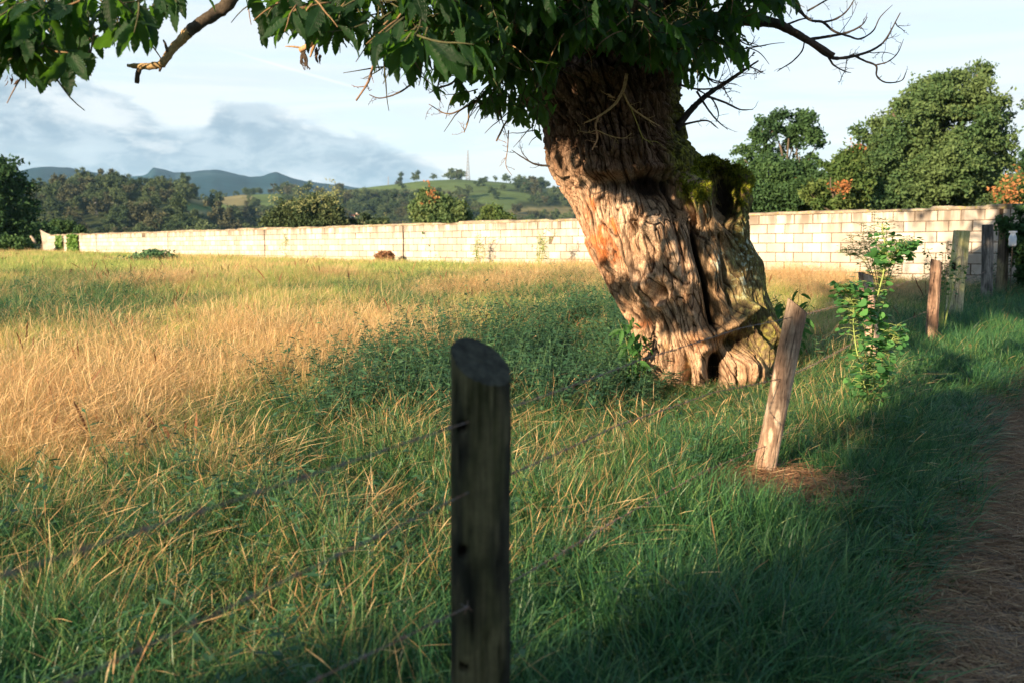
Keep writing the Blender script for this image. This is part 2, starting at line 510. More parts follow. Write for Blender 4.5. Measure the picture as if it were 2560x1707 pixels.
def hill_z(x, y):
    r = np.hypot(x, y)
    az_ = np.arctan2(x, np.maximum(np.abs(y), 1e-6))
    u = np.tan(np.clip(az_, -1.1, 1.1))
    base = ground_z(x, y)
    V = -6.5
    c1 = np.maximum(crest(u, T1, R1), V); c2 = crest(u, T2, R2); c3 = crest(u, [(a_, b_ + T3_DROP) for a_, b_ in T3], R3)
    n = fbm(x / 90, y / 90, 0.5, 3)
    s1 = np.where(r < R1, sstep(230, R1, r) ** 1.15, sstep(R1 + 190, R1, r))
    s2 = np.where(r < R2, sstep(380, R2, r) ** 1.0, sstep(1900, R2, r))
    s3 = np.where(r < R3, sstep(1300, R3, r), sstep(6500, R3, r))
    h1 = V + (c1 - V) * s1
    h2 = V + (c2 - V) * s2
    h3 = V + (c3 - V) * s3 * (1 + 0.10 * fbm(x / 420, y / 420, 2.0, 4) * sstep(1300, 2500, r) * sstep(3000, 2700, r))
    h = np.maximum(np.maximum(h1, h2), h3)
    h = h + n * 2.0 * sstep(200, 400, r) * np.where(r > 1000, 2.5, 0.8) * (1 - 0.9 * np.exp(-((r - R2) / 80) ** 2)) 
    t = sstep(170, 260, r)
    return base * (1 - t) + h * t


# radial sheets: near ground and the land beyond, sharing the seam at 150 m
def az_list():
    f = np.linspace(-0.62, 0.62, 420)
    b = np.linspace(0.62, 2 * PI - 0.62, 120)[1:-1]
    return np.concatenate([f, b])


AZ = az_list()


def polar_sheet(name, radii, fz, mat):
    A_, Rr = np.meshgrid(AZ, radii)
    X = np.sin(A_) * Rr; Y = np.cos(A_) * Rr
    Z = fz(X, Y)
    G = Geo()
    G.add(np.stack([X, Y, Z], -1).reshape(-1, 3), gridf(len(AZ), len(radii), True)[:, ::-1])
    return G.obj(name, mat)


def m_ground(s):
    tc_ = s.n('ShaderNodeTexCoord').outputs['Object']
    n = s.noise(tc_, 2.2, 6.0, 0.65)
    n2 = s.noise(tc_, 22.0, 4.0, 0.7)
    c = s.ramp(n, [(0.3, (0.035, 0.055, 0.022)), (0.5, (0.075, 0.085, 0.03)), (0.7, (0.13, 0.11, 0.045))])
    c = s.mix(s.mr(n2, 0.45, 0.7, 0.0, 0.6), c, (0.05, 0.035, 0.02))
    return pbsdf(s, c, 0.95, 0.1, bump(s, s.m('ADD', n, n2), 0.8, 0.03))


M_ground = material('meadow_soil', m_ground)
rad = np.concatenate([[0.0, 0.25], np.geomspace(0.5, 150, 260)])
gr = polar_sheet('ground', rad, ground_z, M_ground)
gr['kind'] = 'structure'


def field_cover(x, y, dz=0.0):
    """0 wooded, 1 pasture green, 2 straw field, 3 moor -- used for pigment and for planting"""
    px_, py_ = proj(np.stack([x, y, hill_z(x, y) + dz], -1))
    r = np.hypot(x, y)
    px_ = px_ + 22 * fbm(x / 45, y / 60, 3.0, 2); py_ = py_ + 5 * fbm(x / 45, y / 60, 9.0, 2)
    k = np.zeros(np.shape(x), int)
    def el(cx, cy, rx, ry): return ((px_ - cx) / rx) ** 2 + ((py_ - cy) / ry) ** 2 < 1
    def bx(x0, x1, y0, y1): return (px_ > x0) & (px_ < x1) & (py_ > y0) & (py_ < y1)
    k[el(1010, 427, 190, 14) & (r > 450)] = 1
    k[bx(780, 1150, 418, 436) & (r > 450)] = 1
    k[bx(800, 1110, 438, 452) & (r > 450)] = 3
    k[el(1140, 455, 75, 16)] = 1
    k[el(1160, 485, 40, 18)] = 1
    k[el(510, 460, 75, 16)] = 2
    k[el(480, 487, 110, 5)] = 2
    k[el(460, 476, 70, 9)] = 1
    k[el(730, 450, 60, 12)] = 1
    k[el(620, 460, 45, 16)] = 1
    k[el(230, 468, 28, 5)] = 2
    k[el(1260, 487, 85, 10)] = 2
    k[el(1285, 440, 45, 10)] = 3
    k[el(420, 510, 45, 6)] = 1
    k[r > 1250] = 3
    return k


def m_hills(s):
    p = s.attr('pig').outputs['Vector']
    tc_ = s.n('ShaderNodeTexCoord').outputs['Object']
    n = s.noise(tc_, 0.03, 6.0, 0.65)
    n2 = s.noise(s.map(tc_, (1, 1, 4)), 0.006, 5.0, 0.6)
    k = s.m('MULTIPLY', s.mr(n, 0.3, 0.7, 0.7, 1.25, False), s.mr(n2, 0.35, 0.65, 0.75, 1.2, False))
    v = s.n('ShaderNodeVectorMath', {0: p}, operation='SCALE')
    s.set(v.inputs['Scale'], k)
    return pbsdf(s, v.outputs[0], 0.95, 0.05, bump(s, n, 1.0, 2.0))


M_hills = material('hill_land', m_hills)
rad2 = np.concatenate([np.geomspace(150, 1300, 190), np.geomspace(1330, 4800, 80)])
A_, Rr = np.meshgrid(AZ, rad2)
HX = np.sin(A_) * Rr; HY = np.cos(A_) * Rr
HZ = hill_z(HX, HY)
HZ[0] = ground_z(HX[0], HY[0])
kk = field_cover(HX, HY)
pal = np.array([(0.045, 0.06, 0.025), (0.105, 0.155, 0.05), (0.22, 0.20, 0.095), (0.10, 0.125, 0.05)])
cc = pal[kk]
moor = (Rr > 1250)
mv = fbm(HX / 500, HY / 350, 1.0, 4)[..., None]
cc = np.where(moor[..., None], np.array([0.008, 0.034, 0.045]) * (1 + 0.6 * mv) + np.where(mv > 0.35, 0.02, 0), cc)  # far land tinted blue: distance haze painted into its pigment
for _ in range(1):
    cc = (cc + np.roll(cc, 1, 0) + np.roll(cc, 1, 1)) / 3
G = Geo()
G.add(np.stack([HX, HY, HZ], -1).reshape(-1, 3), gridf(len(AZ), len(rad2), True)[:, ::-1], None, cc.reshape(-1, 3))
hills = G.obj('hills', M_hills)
hills['kind'] = 'structure'


# path: packed earth under pine needles
def m_path(s):
    tc_ = s.n('ShaderNodeTexCoord').outputs['Object']
    n = s.noise(tc_, 3.0, 6.0, 0.7)
    n2 = s.noise(tc_, 60.0, 4.0, 0.7)
    v = s.n('ShaderNodeTexVoronoi', {'Vector': tc_, 'Scale': 70.0}).outputs['Distance']
    c = s.ramp(n, [(0.3, (0.16, 0.105, 0.07)), (0.55, (0.28, 0.195, 0.135)), (0.75, (0.40, 0.31, 0.24))])
    c = s.mix(s.mr(n2, 0.5, 0.75, 0, 0.6), c, (0.30, 0.25, 0.22))
    h = s.m('ADD', s.m('MULTIPLY', v, 0.6), n2)
    return pbsdf(s, c, 0.95, 0.15, bump(s, h, 0.9, 0.012))


M_path = material('needle_strewn_earth', m_path)
ys = np.linspace(-4, 18.5, 300); ts = np.linspace(0, 1, 40)
YY, TT = np.meshgrid(ys, ts, indexing='ij')
XX = path_edge(YY) + 0.05 + TT * 3.0
ZZ = ground_z(XX, YY) + 0.006 + 0.012 * sstep(0, 0.06, TT) + 0.008 * pn(XX * 9, YY * 9)
G = Geo()
G.add(np.stack([XX, YY, ZZ], -1).reshape(-1, 3), gridf(40, 300))
pth = G.obj('path', M_path)
pth['kind'] = 'structure'


def to_ground(xd, yd):
    lo, hi = 1.0, 140.0
    prev = None
    for Yt in np.geomspace(1.2, 140, 900):
        p = W(xd, yd, Yt)
        if p.z <= float(ground_z(p.x, p.y)):
            return Vector((p.x, p.y, float(ground_z(p.x, p.y))))
    return W(xd, yd, 60)


def gz(x, y): return float(ground_z(x, y))


# ------------------------------------------------------------------ block wall
def m_block(s):
    tc_ = s.n('ShaderNodeTexCoord').outputs['Object']
    rnd = s.n('ShaderNodeObjectInfo').outputs['Random']
    x = s.n('ShaderNodeSeparateXYZ', {0: s.attr('uvw').outputs['Vector']})
    r = s.m('FRACT', s.m('ADD', rnd, x.outputs[2]))
    gpos = s.n('ShaderNodeNewGeometry').outputs['Position']
    n = s.noise(gpos, 1.3, 5.0, 0.65)
    n2 = s.noise(gpos, 60.0, 3.0, 0.7)
    streak = s.noise(s.map(gpos, (5.0, 5.0, 0.7)), 1.0, 4.0, 0.6)
    pz = s.n('ShaderNodeSeparateXYZ', {0: gpos}).outputs[2]
    hi = s.mr(pz, 1.62, 2.10, 0.14, 1.0)
    c = s.mix(r, (0.385, 0.35, 0.305), (0.56, 0.52, 0.465))
    c = s.mix(s.mr(n, 0.4, 0.75, 0.0, 0.5), c, (0.27, 0.215, 0.16))
    st = s.m('MULTIPLY', s.mr(streak, 0.40, 0.60), hi)
    c = s.mix(s.m('MULTIPLY', st, 0.72), c, (0.12, 0.085, 0.06))
    return pbsdf(s, c, 0.95, 0.1, bump(s, n2, 0.5, 0.004))


def m_mortar(s):
    gpos = s.n('ShaderNodeNewGeometry').outputs['Position']
    n = s.noise(gpos, 9.0, 4.0, 0.7)
    c = s.ramp(n, [(0.3, (0.07, 0.052, 0.038)), (0.7, (0.20, 0.16, 0.12))])
    return pbsdf(s, c, 0.97, 0.05, bump(s, n, 0.5, 0.01))


def m_coping(s):
    gpos = s.n('ShaderNodeNewGeometry').outputs['Position']
    n = s.noise(gpos, 2.5, 5.0, 0.7)
    n2 = s.noise(gpos, 14.0, 4.0, 0.7)
    c = s.ramp(n, [(0.35, (0.15, 0.115, 0.08)), (0.6, (0.36, 0.31, 0.24))])
    c = s.mix(s.mr(n2, 0.56, 0.66), c, (0.30, 0.26, 0.06))
    c = s.mix(s.mr(n2, 0.30, 0.38, 1, 0), c, (0.55, 0.52, 0.47))
    return pbsdf(s, c, 0.97, 0.05, bump(s, n2, 0.6, 0.01))


M_block = material('concrete_block', m_block)
M_mortar = material('wall_mortar', m_mortar)
M_coping = material('stained_coping', m_coping)
M_gap = material('joint_shadow_gap', lambda s: pbsdf(s, (0.035, 0.025, 0.018), 0.9, 0.1))

WD = Vector((-0.663, 0.748, 0)).normalized()      # along the wall, away to the left
WN = Vector((-0.748, -0.663, 0)).normalized()     # outward, towards the meadow
W0 = Vector((9.95, 16.3, 0))
BL, BH, BT = 0.43, 0.195, 0.20
NCOL = 129
ZB = 0.955                                         # underside of lowest visible course at the near end
NROW = 7
wall = thing('block_wall', 'long low pale concrete block wall across the far side of the meadow', 'wall', W0)
wall.rotation_euler = (0, 0, math.atan2(WD.y, WD.x))
# local frame: +x along the wall to the left, outward normal is local +y (checked below)
wy = Vector((-math.sin(wall.rotation_euler.z), math.cos(wall.rotation_euler.z), 0))
SGN = 1.0 if wy.dot(WN) > 0 else -1.0


def wall_z(s_):           # the courses dip a little towards the far end
    return -0.0032 * s_


def block_mesh():
    G = Geo()
    L, H, D = BL - 0.018, BH - 0.014, BT / 2
    b = 0.006
    V = []; 
    for (yy, ins) in ((0.0, 0), (D - b, 0), (D, b)):
        V += [(ins, yy * SGN, ins), (L - ins, yy * SGN, ins), (L - ins, yy * SGN, H - ins), (ins, yy * SGN, H - ins)]
    F = [[0, 1, 2, 3]]
    for k in (0, 4):
        for i in range(4):
            F.append([k + i, k + (i + 1) % 4, k + 4 + (i + 1) % 4, k + 4 + i])
    F.append([11, 10, 9, 8])
    G.add(V, np.array(F))
    return G.mesh('block', M_block, smooth=False)


bm_ = block_mesh()
bv = np.array([v.co[:] for v in bm_.vertices]); bf = np.array([list(p.vertices) for p in bm_.polygons])
G = Geo()
rng = np.random.default_rng(5)
nb = 0
PIL = [1.85 + 9.0 * k for k in range(8)]          # open vertical movement joints every nine metres
for row in range(NROW):
    off = 0.0 if row % 2 == 0 else BL / 2
    for c_ in range(NCOL):
        s_ = c_ * BL + off
        z = ZB + (row - 1) * BH + wall_z(s_)
        dy = rng.normal(0, 0.004); cut = None
        L_ = 1.0
        near = [q for q in PIL if q - BL < s_ < q + 0.05]
        if near:
            q = near[0]
            if s_ < q:
                L_ = max(0.05, (q - 0.02 - s_) / BL)
                Lr = (s_ + BL - q - 0.05) / BL
                if Lr > 0.08:
                    v = bv * np.array([Lr, 1, 1]) + np.array([q + 0.05, SGN * (BT / 2 + dy), z])
                    G.add(v, bf, np.tile([0, 0, rng.random()], (len(bv), 1)))
            else:
                L_ = (s_ + BL - q - 0.05) / BL; s_ = q + 0.05
        px_, _ = proj(np.array([(W0 + WD * s_).x, (W0 + WD * s_).y, 1.5]))
        if row >= 1 and 0 <= c_ < 50 and nb < 300:
            o = link('block', bm_, wall, (s_, SGN * (BT / 2 + dy - 0.0), z))
            o.rotation_euler = (rng.normal(0, 0.004), rng.normal(0, 0.003), rng.normal(0, 0.006))
            o.scale = (L_, 1, 1)
            nb += 1
        else:
            v = bv * np.array([L_, 1, 1]) + np.array([s_, SGN * (BT / 2 + dy), z])
            G.add(v, bf, np.tile([0, 0, rng.random()], (len(bv), 1)))
o = G.obj('block_courses', M_block, wall, smooth=False); o['kind'] = 'stuff'
G = Geo()
WL = NCOL * BL
n = 130
for i in range(n):
    s0 = i * BL
    z1 = ZB + (NROW - 1) * BH + wall_z(s0 + BL)
    y0, y1 = sorted((SGN * -0.02, SGN * (BT - 0.012)))
    box(G, s0, s0 + BL, y0, y1, -0.4, z1 - 0.004)
G.obj('mortar_core', M_mortar, wall, smooth=False)
G = Geo()
# coping: uneven cement capping
ns = 900
ss = np.linspace(-0.05, WL + 0.05, ns)
prof = np.array([(-0.035, 0.0), (-0.035, 0.035), (0.0, 0.055), (BT * 0.5, 0.065), (BT, 0.055), (BT + 0.018, 0.033), (BT + 0.014, 0.0)])
V = []
for j, (a_, b_) in enumerate(prof):
    jit = 0.020 * fbm(ss * 1.9, j * 0.7, 0, 4) + 0.020 * np.sign(np.sin(ss * 0.9 + 0.3)) * (np.abs(pn(ss * 0.4, 2.2)) > .2)
    V.append(np.stack([ss, SGN * (a_ + 0.006 * fbm(ss * 3.0, j * 1.3, 5, 3)), ZB + (NROW - 1) * BH + wall_z(ss) - 0.006 + b_ + (jit if b_ > 0 else 0)], -1))
V = np.array(V)
F = gridf(ns, len(prof))
G.add(V.reshape(-1, 3), F)
G.obj('coping', M_coping, wall, smooth=False)
for q in PIL:
    if q < WL:
        G = Geo()
        y0, y1 = sorted((SGN * (BT * 0.2), SGN * (BT - 0.009)))
        box(G, q - 0.012, q + 0.042, y0, y1, 0.2, ZB + (NROW - 1) * BH + wall_z(q) - 0.01)
        G.obj('joint', M_gap, wall, smooth=False)


def wall_pt(s_, z, out=0.0):
    p = W0 + WD * s_ + WN * (BT + out)
    return Vector((p.x, p.y, z))


def wall_s_at(xd):
    """distance along the wall seen at design column xd"""
    best = min(np.linspace(0, WL, 1200), key=lambda q: abs(float(proj(np.array([(W0 + WD * q).x, (W0 + WD * q).y, 1.6]))[0]) - xd))
    return float(best)


#==PART2==
# ------------------------------------------------------------------ the old chestnut
TY = 8.75      # distance of the trunk axis
tree = thing('chestnut_tree', 'massive gnarled old chestnut with leaning twisted trunk and a mossy hollow stub', 'tree', (1.35, TY, gz(1.35, TY)))
tree_inv = Matrix.Translation(-tree.location)


def tw(G, name, mat, parent=tree, smooth=True):
    """link a mesh built in world space under a thing (keeps the world position)"""
    o = G.obj(name, mat, None, smooth)
    o.parent = parent
    off = parent.location.copy()
    pp = parent.parent
    while pp is not None:
        off += pp.location; pp = pp.parent
    o.data.transform(Matrix.Translation(-off))
    return o


def band(px, py, pts, wd):
    """distance mask to a polyline in design units"""
    d = np.full(np.shape(px), 1e9)
    for (x0, y0), (x1, y1) in zip(pts[:-1], pts[1:]):
        vx, vy = x1 - x0, y1 - y0
        t = np.clip(((px - x0) * vx + (py - y0) * vy) / (vx * vx + vy * vy), 0, 1)
        d = np.minimum(d, np.hypot(px - x0 - t * vx, py - y0 - t * vy))
    return np.exp(-(d / wd) ** 2)


def blob(px, py, cx, cy, rx, ry, pw=1.0):
    return np.exp(-((((px - cx) / rx) ** 2 + ((py - cy) / ry) ** 2) ** pw))


PXM = TY / 2287.0 * 1.0      # metres per design unit at the trunk


def bark_tube(tab, nrow, ncol, Yc, depth, feats, pits=None, smoothk=1.0, seed=0.0, top_cap=False):
    tab = np.array(tab, float)
    yy = np.linspace(tab[0, 0], tab[-1, 0], nrow)
    o = np.argsort(tab[:, 0])
    def ci(col):
        return np.interp(yy, tab[o, 0], tab[o, col])
    L, Rr_ = ci(1), ci(2)
    ker = np.ones(9) / 9
    for arr in (L, Rr_):
        pad = np.pad(arr, 4, mode='edge'); arr[:] = np.convolve(pad, ker, 'valid')
    yc = ci(3) if tab.shape[1] > 3 else np.full(nrow, Yc)
    Pl = np.array([W(a, b, c)[:] for a, b, c in zip(L, yy, yc)])
    Pr = np.array([W(a, b, c)[:] for a, b, c in zip(Rr_, yy, yc)])
    C = (Pl + Pr) / 2
    hw = np.linalg.norm(Pr - Pl, axis=1) / 2
    th = np.linspace(-PI, PI, ncol, endpoint=False)
    TH, I = np.meshgrid(th, np.arange(nrow))
    H = C[I, 2]
    hwI = hw[I]
    st, ct = np.sin(TH), np.cos(TH)
    lob = 1 + 0.10 * pn(st * 1.6 + seed, ct * 1.6, H * 0.7) * (1 - np.abs(st) ** 6)
    lob2 = 0.05 * pn(st * 4 + seed, ct * 4, H * 1.3)
    rx = hwI * (1 + 0 * lob); ry = hwI * depth * lob
    X = C[I, 0] + rx * st; Y = C[I, 1] - ry * ct; Z = H
    nx, ny = st, -ct
    q = np.stack([X, Y, Z], -1)
    px, py = proj(q)
    front = sstep(-0.25, 0.3, ct)
    # grain that flows round knots
    wx = 0.09 * fbm(X * 2.2, Y * 2.2, Z * 1.2 + seed, 3)
    wz = 0.10 * fbm(X * 3.1, Y * 3.1, Z * 1.7 + 9, 2)
    gx, gy, gz_ = X + wx + 0.34 * Z, Y + wx, Z + wz
    def ridge(l, lz, sd, wd=0.16):
        n_ = pn(gx / l, gy / l, gz_ / lz + sd)
        return np.clip(np.abs(n_) / wd, 0, 1) ** 0.8      # flat plates parted by narrow cracks
    r1 = 1 - np.abs(pn(gx / 0.16, gy / 0.16, gz_ / 0.9 + 1.0 + seed)) * 2.2
    r2 = ridge(0.055, 0.62, 4.0 + seed, 0.15)
    r3 = ridge(0.024, 0.24, 7.0 + seed, 0.20)
    r4 = pn(gx / 0.012, gy / 0.012, gz_ / 0.05)
    rough = 1 + 1.0 * sstep(430, 300, py)
    cross = ridge(0.11, 0.085, 15.0 + seed, 0.12)      # plates broken across higher up
    cross = 1 - (1 - cross) * sstep(470, 330, py)
    d = lob2 + 0.045 * (r1 - 0.5) + 0.024 * rough * (r2 - 0.7) + 0.011 * rough * (r3 - 0.7) + 0.004 * r4
    plate = pn(gx / 0.05, gy / 0.05, gz_ / 0.07 + 30) * sstep(400, 300, py)
    d = d + 0.03 * plate + 0.02 * (cross - 1)
    groove = np.clip(0.80 * (1 - r2) + 0.45 * (1 - r3) + 0.5 * (1 - cross) - 0.10, 0, 1) * 0.8
    dd = np.zeros_like(X)
    for f in feats:
        if f[0] == 'b':
            _, cx, cy, ax, ay, am = f[:6]
            pw = f[6] if len(f) > 6 else 1.0
            dd = dd + front * am * (1.7 if abs(am) < .12 else 1.1) * blob(px, py, cx, cy, ax, ay, pw)
        elif f[0] == 'l':
            _, pl_, wd, am = f
            dd = dd + front * am * 1.3 * band(px, py, pl_, wd)
    d = d + dd
    X = X + nx * d * 1.0; Y = Y + ny * d
    if pits:
        for cx, cy, ax, ay, am, pw in pits:
            m_ = blob(px, py, cx, cy, ax, ay, pw) * front
            Y = Y + am * m_
    V = np.stack([X, Y, Z], -1)
    if top_cap:
        V[..., 2] += 0.05 * pn(V[..., 0] * 9, V[..., 1] * 9, 2.0) * sstep(420, 370, py) + 0.03 * pn(V[..., 0] * 22, V[..., 1] * 22, 2.0) * sstep(410, 375, py)
    return V, px, py, ct, groove, r1, r2, r3, dd


MAIN = [  # design y, left, right
    (925, 1478, 1800), (900, 1474, 1792), (880, 1472, 1786), (850, 1474, 1776), (815, 1478, 1768), (780, 1474, 1770), (740, 1460, 1768), (700, 1440, 1762), (650, 1412, 1752),
    (600, 1383, 1740), (560, 1357, 1720), (520, 1340, 1690), (490, 1330, 1650), (450, 1308, 1622), (400, 1278, 1615), (375, 1268, 1614), (360, 1265, 1606),
    (340, 1262, 1588), (320, 1259, 1572), (300, 1256, 1562), (270, 1250, 1556), (240, 1240, 1550), (200, 1242, 1550), (150, 1262, 1556), (100, 1280, 1570), (40, 1290, 1600), (-60, 1290, 1640), (-160, 1310, 1660), (-240, 1330, 1640)]
feats = [
    ('b', 1246, 236, 34, 36, 0.20), ('b', 1248, 250, 12, 12, -0.05), ('b', 1290, 200, 40, 30, 0.06), ('b', 1360, 165, 60, 26, 0.09),
    ('b', 1495, 655, 28, 34, 0.075), ('b', 1518, 672, 13, 20, -0.10), ('l', [(1480, 690), (1500, 706), (1530, 700), (1545, 680)], 6, 0.03),
    ('b', 1492, 505, 26, 42, 0.07), ('b', 1456, 522, 9, 22, -0.13), ('b', 1468, 585, 30, 22, 0.02),
    ('b', 1400, 420, 70, 26, -0.07), ('b', 1500, 428, 48, 32, -0.20), ('b', 1395, 395, 60, 18, 0.06), ('b', 1505, 385, 40, 14, 0.06), ('b', 1440, 340, 60, 20, 0.04),
    ('l', [(1588, 430), (1600, 520), (1612, 600), (1628, 680), (1640, 745)], 9, -0.15),
    ('l', [(1655, 540), (1668, 620), (1680, 700)], 6, -0.05), ('l', [(1625, 560), (1632, 640), (1650, 720)], 5, -0.05),
    ('l', [(1545, 420), (1552, 500), (1570, 590), (1575, 640)], 8, -0.07),
    ('l', [(1360, 560), (1400, 630), (1440, 700), (1470, 770)], 13, 0.045), ('l', [(1385, 520), (1430, 600), (1455, 650)], 8, -0.05),
    ('l', [(1430, 480), (1440, 560), (1470, 640), (1560, 740)], 12, 0.035),
    ('l', [(1580, 640), (1590, 720), (1605, 770)], 14, 0.05),
    ('l', [(1608, 775), (1650, 762), (1690, 735), (1715, 705)], 12, 0.11),
    ('b', 1575, 770, 26, 22, 0.04), ('b', 1620, 800, 26, 22, 0.10), ('b', 1632, 815, 12, 12, -0.04), ('b', 1600, 795, 10, 14, -0.05),
    ('b', 1535, 835, 45, 48, 0.10), ('b', 1500, 880, 30, 30, 0.05), ('b', 1465, 865, 18, 18, 0.04),
    ('b', 1580, 862, 8, 34, -0.16), ('b', 1610, 850, 9, 30, 0.05), ('b', 1645, 850, 20, 40, -0.28, 1.5), ('b', 1690, 790, 34, 26, -0.14),
    ('b', 1712, 850, 30, 40, 0.09), ('b', 1700, 830, 16, 16, 0.05), ('b', 1755, 780, 26, 50, 0.08), ('l', [(1733, 740), (1760, 800), (1765, 860)], 8, -0.07),
    ('l', [(1690, 820), (1698, 880)], 5, -0.05), ('l', [(1722, 820), (1728, 880)], 5, -0.05),
]
V, px, py, ct, groove, r1, r2, r3, dd = bark_tube(MAIN, 760, 900, TY, 0.86, feats)
TRV = V


def bark_color(px, py, V, groove, r1, r2, r3, dd, stub=False):
    sh = px.shape
    n1 = fbm(V[..., 0] * 3, V[..., 1] * 3, V[..., 2] * 2, 4)
    n2 = fbm(V[..., 0] * 11, V[..., 1] * 11, V[..., 2] * 5, 3)
    n3 = fbm(V[..., 0] * 26, V[..., 1] * 26, V[..., 2] * 26, 3)
    def c(t): return np.array(t, float)
    def mx(a, b, t): return a + (b - a) * np.clip(t, 0, 1)[..., None]
    col = np.broadcast_to(c((0.45, 0.30, 0.195)), sh + (3,)).copy()
    col = mx(col, c((0.62, 0.46, 0.33)), sstep(-0.1, 0.5, n1) * 0.8)
    col = mx(col, c((0.27, 0.13, 0.065)), sstep(0.0, 0.5, n2) * 0.5)
    # upper bark is plated and redder; darkened to paint in the canopy's shade
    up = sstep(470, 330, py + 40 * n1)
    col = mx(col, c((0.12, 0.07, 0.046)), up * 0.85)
    # orange rust streaks
    ru = np.maximum(band(px, py, [(1365, 470), (1375, 540), (1410, 600)], 16), band(px, py, [(1400, 480), (1415, 530)], 12))
    ru = np.maximum(ru, np.maximum(0.7 * blob(px, py, 1480, 745, 22, 10), band(px, py, [(1345, 540), (1400, 640), (1445, 720)], 10)))
    ru = np.maximum(ru, 0.8 * blob(px, py, 1632, 780, 34, 16)) * sstep(-0.35, 0.25, n2)
    col = mx(col, c((0.50, 0.155, 0.045)), ru)
    # yellowish base
    ye = blob(px, py, 1570, 830, 110, 60) * sstep(-0.2, 0.4, n1 + 0.5 * n2)
    col = mx(col, c((0.46, 0.31, 0.11)), ye * 0.6)
    # smooth grey dead wood right of the main stem
    dw = sstep(1585, 1625, px + 20 * n1) * sstep(820, 760, py)
    col = mx(col, c((0.30, 0.20, 0.11)), dw * 0.75)
    col = mx(col, c((0.055, 0.03, 0.018)), groove * 1.7)
    col = mx(col, c((0.03, 0.018, 0.012)), sstep(0.05, 0.16, -dd))  # sunken hollows painted near black, as the shade under the branch mass
    # moss and lichen on the right flank
    mo = sstep(1640, 1735, px + 45 * n1 - 0.10 * (py - 600)) * sstep(0.75, -0.2, groove) * sstep(880, 800, py)
    mo = np.maximum(mo * 0.8, blob(px, py, 1765, 770, 30, 60) * sstep(-0.3, 0.2, n1))
    mo = np.maximum(mo, sstep(1520, 1560, px) * sstep(430, 380, py) * 0.8)
    col = mx(col, mx(np.broadcast_to(c((0.05, 0.065, 0.015)), sh + (3,)), c((0.26, 0.28, 0.03)), sstep(-0.2, 0.5, n3)), mo)
    li = sstep(0.22, 0.38, n3 + 0.25 * n2) * np.maximum(blob(px, py, 1712, 590, 26, 80), np.maximum(blob(px, py, 1655, 600, 16, 30), blob(px, py, 1625, 480, 16, 26))) * 1.4
    col = mx(col, c((0.44, 0.49, 0.42)), li)
    return col


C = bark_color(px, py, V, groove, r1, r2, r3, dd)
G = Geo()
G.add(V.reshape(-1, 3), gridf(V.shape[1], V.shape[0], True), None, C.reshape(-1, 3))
# hollow stub on the right with a mossy rim
STUB = [(800, 1640, 1772, 8.75), (740, 1610, 1766, 8.70), (700, 1600, 1758, 8.66), (650, 1585, 1748, 8.60), (600, 1575, 1736, 8.55), (560, 1566, 1722, 8.50), (520, 1556, 1716, 8.46), (480, 1549, 1714, 8.44), (440, 1546, 1713, 8.43),
        (415, 1550, 1708, 8.45), (398, 1558, 1699, 8.48), (384, 1568, 1688, 8.52), (374, 1582, 1674, 8.56), (367, 1598, 1658, 8.60), (362, 1616, 1640, 8.64)]
sf = [('b', 1700, 410, 22, 45, 0.05), ('b', 1605, 440, 26, 45, 0.06), ('b', 1628, 405, 18, 14, -0.05), ('l', [(1612, 470), (1625, 560), (1640, 700)], 6, -0.05),
      ('l', [(1580, 440), (1590, 520), (1600, 640), (1630, 760)], 9, -0.10), ('l', [(1650, 540), (1664, 640), (1672, 720)], 4, -0.04), ('l', [(1690, 520), (1700, 600), (1712, 700)], 6, -0.05),
      ('l', [(1636, 600), (1648, 700)], 4, -0.04)]
pits = [(1668, 446, 27, 66, 0.46, 2.5), (1640, 392, 42, 20, 0.22, 1.6)]
V2, px2, py2, ct2, g2, a1, a2, a3, dd2 = bark_tube(STUB, 520, 560, 8.7, 0.80, sf, pits, seed=3.3, top_cap=True)
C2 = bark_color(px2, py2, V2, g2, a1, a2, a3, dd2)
n3 = fbm(V2[..., 0] * 26, V2[..., 1] * 26, V2[..., 2] * 26, 3); n1 = fbm(V2[..., 0] * 5, V2[..., 1] * 5, V2[..., 2] * 5, 3)
ms = np.maximum(blob(px2, py2, 1600, 430, 42, 42), blob(px2, py2, 1698, 425, 24, 60)) + sstep(410, 375, py2) * 0.9
ms = np.clip(ms * 1.5 * sstep(-0.5, 0.2, n1 + n3), 0, 1)[..., None]
mc = np.array([0.06, 0.085, 0.012]) + (np.array([0.34, 0.36, 0.03]) - np.array([0.06, 0.085, 0.012])) * sstep(-0.3, 0.5, n3)[..., None]
C2 = C2 * (1 - ms) + mc * ms
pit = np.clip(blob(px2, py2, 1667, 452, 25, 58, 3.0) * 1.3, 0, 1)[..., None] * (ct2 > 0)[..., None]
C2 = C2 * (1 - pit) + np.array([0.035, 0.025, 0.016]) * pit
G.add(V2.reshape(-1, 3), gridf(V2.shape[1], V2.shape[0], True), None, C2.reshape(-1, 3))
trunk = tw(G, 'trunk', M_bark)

BK = (0.20, 0.125, 0.08)
BKD = (0.085, 0.06, 0.045)
